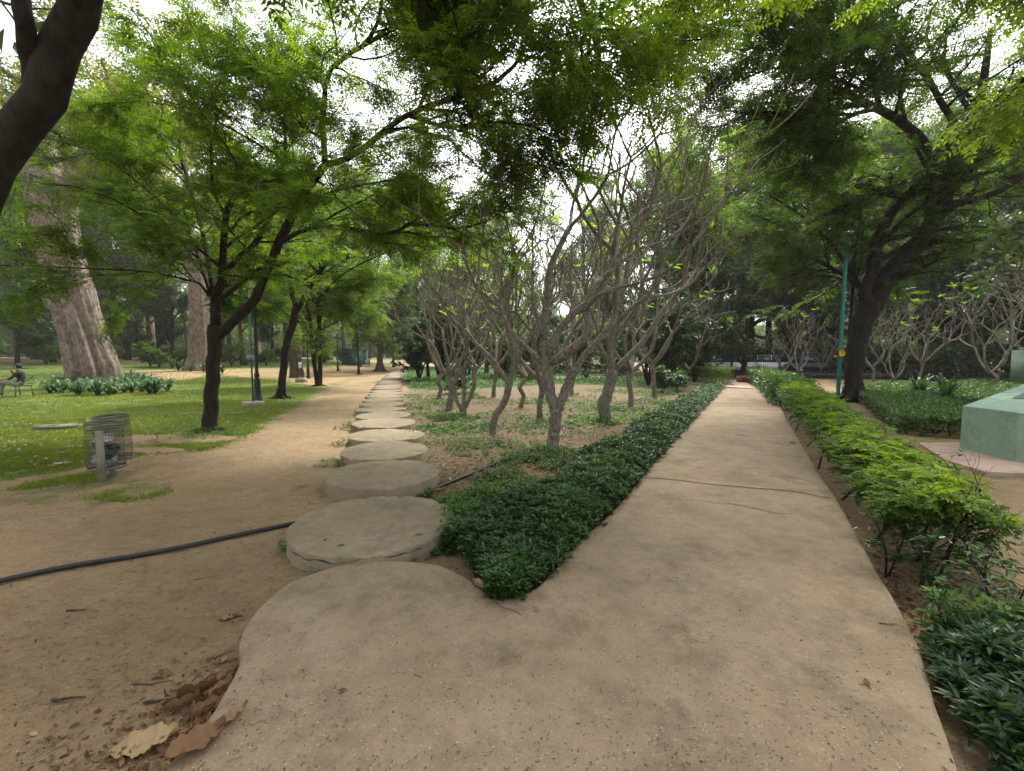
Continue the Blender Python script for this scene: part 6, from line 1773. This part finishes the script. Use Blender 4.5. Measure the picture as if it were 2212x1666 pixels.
def car(loc, rz, paint, label, hgt_=1.5, L=4.2, suv=False):
    root = empty('parked_car', loc, label, 'car', 'vehicles behind the iron fence', rz)
    W = 1.72
    low = [(-L/2, .35), (-L/2, .75), (-L/2 + .25, .9), (-L*.27, .96), (L*.30, .96), (L/2 - .15, .82), (L/2, .62), (L/2, .32)]
    roof = [(-L*.40, .93), (-L*.33, hgt_ - .06), (-L*.22, hgt_), (L*.08, hgt_), (L*.14, hgt_ - .04), (L*.29, .94)]
    def prof(pts, w0, w1, name, mat, par=root):
        n_ = len(pts); v = [(x, -w1 / 2 if z > 1.1 else -w0 / 2, z) for x, z in pts] + [(x, w1 / 2 if z > 1.1 else w0 / 2, z) for x, z in pts]
        bm = bmesh.new(); vs = [bm.verts.new(q) for q in v]
        bm.faces.new(vs[:n_]); bm.faces.new(vs[n_:][::-1])
        for i in range(n_): bm.faces.new((vs[i], vs[(i + 1) % n_], vs[n_ + (i + 1) % n_], vs[n_ + i]))
        bmesh.ops.recalc_face_normals(bm, faces=bm.faces)
        bmesh.ops.bevel(bm, geom=bm.edges[:], offset=.05, segments=2, affect='EDGES')
        me = bpy.data.meshes.new(name); bm.to_mesh(me); bm.free(); me.materials.append(mat)
        for p in me.polygons: p.use_smooth = True
        o = bpy.data.objects.new(name, me); COL.objects.link(o); o.parent = par; return o
    prof(low, W, W, 'body', paint)
    prof(roof, W * .96, W * .78, 'cabin_glass', M_glass)
    mb = MB(); mb.box((-L*.06, 0, hgt_ + .012), (L*.30, W*.72, .04)); mb.build('roof', paint, root)
    for s in (1, -1):
        for xx in (-L*.06, L*.085, -L*.30):
            mb = MB(); mb.box((xx, s * W*.435, 1.2), (.05, .03, hgt_ - .95)); mb.build('pillar', paint, root)
        for xx in (-L*.30, L*.31):
            wroot = MB(); a = np.arange(24) / 24 * 6.2832
            v = np.concatenate([np.stack([xx + .31 * np.cos(a), np.full(24, s * (W/2 - .16)), .31 + .31 * np.sin(a)], 1), np.stack([xx + .31 * np.cos(a), np.full(24, s * (W/2 + .01)), .31 + .31 * np.sin(a)], 1)])
            wroot.add(v, [[i, (i + 1) % 24, 24 + (i + 1) % 24, 24 + i] for i in range(24)])
            wroot.v.append(np.array([[xx, s * (W/2 + .01), .31]])); wroot.lv.append(np.array([.5])); cc = wroot.n; wroot.n += 1
            wroot.f3.append(np.array([[24 + i, 24 + (i + 1) % 24, cc] for i in range(24)])); wroot.mi3.append(np.zeros(24, int))
            wh = wroot.build('wheel', M_tyre, root)
            mr = MB(); v = np.stack([xx + .19 * np.cos(a), np.full(24, s * (W/2 + .016)), .31 + .19 * np.sin(a)], 1); mr.add(np.vstack([v, [[xx, s * (W/2 + .03), .31]]]), [[i, (i + 1) % 24, 24] for i in range(24)]); mr.build('rim', M_chrome, wh)
        mb = MB(); mb.box((L/2 - .04, s * W * .36, .68), (.08, .3, .14)); mb.build('headlight', M_lamp, root)
        mb = MB(); mb.box((-L/2 + .01, s * W * .38, .78), (.06, .22, .14)); mb.build('tail_light', plain('lamp_red', (.4, .02, .02), .3), root)
    return root
M_cw = plain('car_white', (.75, .76, .78), .25, .1, .04, 1); M_cd = plain('car_dark', (.03, .035, .045), .2, .4, .1, 1); M_cb = plain('car_blue', (.06, .20, .42), .25, .3, .05, 1); M_cr = plain('car_red', (.35, .05, .03), .3, .2, .05, 1)
fz = lambda x, dd: 33 - (x - 13) * 8 / 37 + dd
for px, dd, rz, pt, lab in [(1582, 4.0, -.2, M_cw, 'white car behind the fence, left of the dark trunk'), (1760, 3.0, -.25, M_cd, 'dark shiny car behind the fence beside the teal pole'),
                            (1665, 4.4, -.2, M_cw, 'second white car, half hidden by trunks'), (1905, 3.6, 2.9, M_cb, 'blue car behind the fence right of the black tree'), (2005, 3.4, -.2, M_cr, 'dull red car at the far right behind the fence')]:
    Yq = 30.0
    for _ in range(6): x_ = (px - 1106) / FPX * Yq; Yq = fz(x_, dd)
    car((x_, Yq, .15), rz, pt, lab)

# ---------------------------------------------------------------- green bench and people
def bench():
    c = G(38, 856); root = empty('green_bench', c, 'green metal bench holding the seated person at the left edge', 'bench', rz=-.5)
    mb = MB()
    for y in np.linspace(-.22, .22, 7): mb.tube(np.array([[-.8, y, .42], [.8, y, .42]]), .014, 6)
    mb.build('seat', M_green, root)
    mb = MB()
    for z in np.linspace(.5, .82, 5): mb.tube(np.array([[-.8, .27 + (z - .5) * .25, z], [.8, .27 + (z - .5) * .25, z]]), .014, 6)
    mb.build('backrest', M_green, root)
    for x in (-.75, .75):
        for y in (-.2, .22):
            mb = MB(); mb.tube(np.array([[x, y, .42], [x, y * 1.15, -.02]]), .02, 8); mb.build('leg', M_green, root)
        mb = MB(); mb.tube(spline(np.array([[x, .3, .84], [x, .1, .62], [x, -.24, .62], [x, -.24, .42]]), 10), .016, 7); mb.build('armrest', M_green, root)
bench()

def person(label, base, rz, joints, radii, edges, cols, hair_col, hair_at, group=None, scale=1.0):
    """one continuous skinned body; cols: function(co)->material index; hair a child"""
    root = empty('person', base, label, 'person', group, rz); root.scale = (scale,) * 3
    names = list(joints); me = bpy.data.meshes.new('sk'); me.from_pydata([joints[k] for k in names], [(names.index(a), names.index(b)) for a, b in edges], [])
    ob = bpy.data.objects.new('sk', me); COL.objects.link(ob)
    sk = ob.modifiers.new('s', 'SKIN'); sk.use_smooth_shade = True
    for i, k in enumerate(names):
        s_ = me.skin_vertices[0].data[i]; r_ = radii[k]; s_.radius = (r_, r_) if not isinstance(r_, tuple) else r_
    me.skin_vertices[0].data[names.index('pelvis')].use_root = True
    ss = ob.modifiers.new('ss', 'SUBSURF'); ss.levels = 2; ss.render_levels = 2
    dg = bpy.context.evaluated_depsgraph_get(); m2 = bpy.data.meshes.new_from_object(ob.evaluated_get(dg)); bpy.data.objects.remove(ob)
    m2.materials.clear()
    for m in cols[0]: m2.materials.append(m)
    for p in m2.polygons: p.material_index = cols[1](p.center); p.use_smooth = True
    o = bpy.data.objects.new('body', m2); COL.objects.link(o); o.parent = root
    bm = bmesh.new(); bmesh.ops.create_icosphere(bm, subdivisions=3, radius=1)
    for v in list(bm.verts):
        if v.co.y < -.35 and v.co.z < .45: bm.verts.remove(v)
    for v in bm.verts: v.co = Vector((v.co.x * .090, v.co.y * .108, v.co.z * .112)) + Vector(hair_at)
    hm = bpy.data.meshes.new('hair'); bm.to_mesh(hm); bm.free(); hm.materials.append(hair_col)
    h = bpy.data.objects.new('hair', hm); COL.objects.link(h); h.parent = root
    return root
M_skin = plain('skin', (.30, .17, .11), .6, 0, .08); M_hair = plain('hair', (.015, .012, .01), .6, 0, .3, 40)
M_shirtb = plain('shirt_black', (.02, .022, .025), .85, 0, .2); M_tr = plain('trousers_grey', (.22, .21, .22), .85, 0, .15); M_shoe = plain('shoe', (.10, .05, .05), .7, 0, .2)
M_jean = plain('jeans_blue', (.16, .30, .48), .85, 0, .1); M_shl = plain('shirt_pale', (.50, .44, .42), .85, 0, .1); M_shy = plain('shirt_yellow', (.55, .38, .05), .85, 0, .1)
def hand_edges(J, Rr, E, w, tag_, d, side, sk=.0):
    """palm + five fingers"""
    d = Vector(d).normalized(); sv = Vector(side).normalized()
    wv = Vector(J[w]); J['palm' + tag_] = tuple(wv + d * .07); Rr['palm' + tag_] = .026; E.append((w, 'palm' + tag_))
    for i, (o_, L) in enumerate([(-.028, .062), (-.010, .072), (.010, .068), (.027, .052)]):
        a, b = f'f{i}a{tag_}', f'f{i}b{tag_}'
        J[a] = tuple(wv + d * (.085 + L * .45) + sv * o_ * 1.1 + Vector((0, 0, -.006))); J[b] = tuple(wv + d * (.085 + L) + sv * o_ * 1.15 + Vector((0, 0, -.022)))
        Rr[a] = .0095; Rr[b] = .008; E += [('palm' + tag_, a), (a, b)]
    a, b = f'ta{tag_}', f'tb{tag_}'
    J[a] = tuple(wv + d * .055 - sv * .045); J[b] = tuple(wv + d * .09 - sv * .058); Rr[a] = .011; Rr[b] = .009; E += [('palm' + tag_, a), (a, b)]
# seated, facing left (local -Y is the facing direction), knees up
J = dict(pelvis=(0, .02, .50), belly=(0, .05, .66), chest=(0, .03, .86), neck=(0, -.01, 1.02), head=(0, -.045, 1.13), crown=(0, -.03, 1.24), chin=(0, -.10, 1.085),
         hipL=(.10, -.02, .50), kneeL=(.15, -.46, .60), ankL=(.16, -.62, .14), toeL=(.17, -.80, .08), hipR=(-.10, -.02, .50), kneeR=(-.13, -.48, .56), ankR=(-.12, -.60, .12), toeR=(-.12, -.78, .06),
         shL=(.19, .02, .95), elL=(.27, -.14, .72), wrL=(.18, -.36, .70), shR=(-.19, .02, .95), elR=(-.26, -.18, .76), wrR=(-.10, -.24, .96), nose=(0, -.125, 1.145))
Rr = dict(pelvis=(.15, .12), belly=(.14, .105), chest=(.16, .11), neck=.055, head=(.078, .088), crown=.058, chin=.045, hipL=.095, kneeL=.068, ankL=.045, toeL=.035, hipR=.095, kneeR=.068, ankR=.045, toeR=.035,
          shL=.065, elL=.045, wrL=.029, shR=.065, elR=.045, wrR=.029, nose=.018)
E = [('pelvis','belly'),('belly','chest'),('chest','neck'),('neck','head'),('head','crown'),('head','chin'),('head','nose'),('pelvis','hipL'),('hipL','kneeL'),('kneeL','ankL'),('ankL','toeL'),('pelvis','hipR'),('hipR','kneeR'),('kneeR','ankR'),('ankR','toeR'),
     ('chest','shL'),('shL','elL'),('elL','wrL'),('chest','shR'),('shR','elR'),('elR','wrR')]
hand_edges(J, Rr, E, 'wrL', 'L', (-.2, -1, -.2), (1, -.2, 0)); hand_edges(J, Rr, E, 'wrR', 'R', (.4, .1, 1), (1, 0, -.3))
def seated_cols(c):
    if c.z > 1.02: return 0
    if c.y < -.52 and c.z < .17: return 3
    if c.z < .62 and c.y < .1 and not (c.z > .57 and abs(c.x) < .14 and c.y > -.1): return 2
    if c.y < -.22 and c.z > .6: return 0
    return 1
pb = G(44, 858)
person('person in a black shirt and grey trousers sitting on the green bench, facing left', pb + np.array([.02, 0, .0]), R(-62), J, Rr, E, ([M_skin, M_shirtb, M_tr, M_shoe], seated_cols), M_hair, (0, -.02, 1.185))
def standing(label, base, rz, shirt, legs, arm=0, group='people far across the park'):
    J = dict(pelvis=(0, 0, .93), belly=(0, .0, 1.08), chest=(0, .0, 1.30), neck=(0, -.01, 1.47), head=(0, -.03, 1.58), crown=(0, -.02, 1.68), chin=(0, -.075, 1.535), hipL=(.10, 0, .90), kneeL=(.11, -.02, .49), ankL=(.12, .04, .08), toeL=(.13, -.12, .04),
             hipR=(-.10, 0, .90), kneeR=(-.12, -.05, .49), ankR=(-.14, .02, .08), toeR=(-.15, -.14, .04), shL=(.19, 0, 1.40), elL=(.25, .02, 1.12), wrL=(.24, -.10, .90), shR=(-.19, 0, 1.40), elR=(-.26, .0, 1.13), wrR=(-.20, -.15 - arm, .95 + arm), nose=(0, -.105, 1.595))
    Rr = dict(pelvis=(.14, .11), belly=(.125, .095), chest=(.155, .105), neck=.052, head=(.074, .085), crown=.055, chin=.042, hipL=.09, kneeL=.062, ankL=.042, toeL=.034, hipR=.09, kneeR=.062, ankR=.042, toeR=.034, shL=.06, elL=.042, wrL=.028, shR=.06, elR=.042, wrR=.028, nose=.017)
    E = [('pelvis','belly'),('belly','chest'),('chest','neck'),('neck','head'),('head','crown'),('head','chin'),('head','nose'),('pelvis','hipL'),('hipL','kneeL'),('kneeL','ankL'),('ankL','toeL'),('pelvis','hipR'),('hipR','kneeR'),('kneeR','ankR'),('ankR','toeR'),
         ('chest','shL'),('shL','elL'),('elL','wrL'),('chest','shR'),('shR','elR'),('elR','wrR')]
    hand_edges(J, Rr, E, 'wrL', 'L', (0, -.1, -1), (0, 1, 0)); hand_edges(J, Rr, E, 'wrR', 'R', (0, -.4, -1), (0, 1, 0))
    def cf(c):
        if c.z > 1.46 or (c.z < .98 and abs(c.x) > .185 and c.z > .7): return 0
        if c.z < .09: return 3
        return 2 if c.z < .98 else 1
    person(label, base, rz, J, Rr, E, ([M_skin, shirt, legs, M_shoe], cf), M_hair, (0, -.01, 1.62), group)
standing('distant person in pale shirt and light blue jeans beyond the far lawn', G(304, 770), .4, M_shl, M_jean)
standing('distant person in dark clothes beside the one in blue jeans', G(313, 770), 1.2, M_shirtb, M_shirtb, .1)
standing('distant person in a yellow shirt left of the giant pale trunk', G(128, 776), 2.0, M_shy, M_shirtb, .1)
standing('walker in pale shirt at the vanishing end of the dirt track', G(879, 787), 3.0, M_shl, M_shirtb)
standing('second walker in dark shirt just left of the pale shirted walker', G(874, 787), .2, M_shirtb, M_jean)

# ---------------------------------------------------------------- air
def haze():
    mb = MB(); mb.box((0, 95, 21.5), (520, 300, 47)); m = bpy.data.materials.new('air'); m.use_nodes = True; n = m.node_tree.nodes; l = m.node_tree.links
    n.clear(); out = n.new('ShaderNodeOutputMaterial'); pv = n.new('ShaderNodeVolumePrincipled')
    pv.inputs['Density'].default_value = HAZE; pv.inputs['Color'].default_value = (.93, .95, .97, 1); pv.inputs['Anisotropy'].default_value = .3
    l.new(pv.outputs[0], out.inputs['Volume'])
    tag(mb.build('haze', m), kind='stuff')
HAZE = .0005
haze()
SC.cycles.volume_bounces = 1
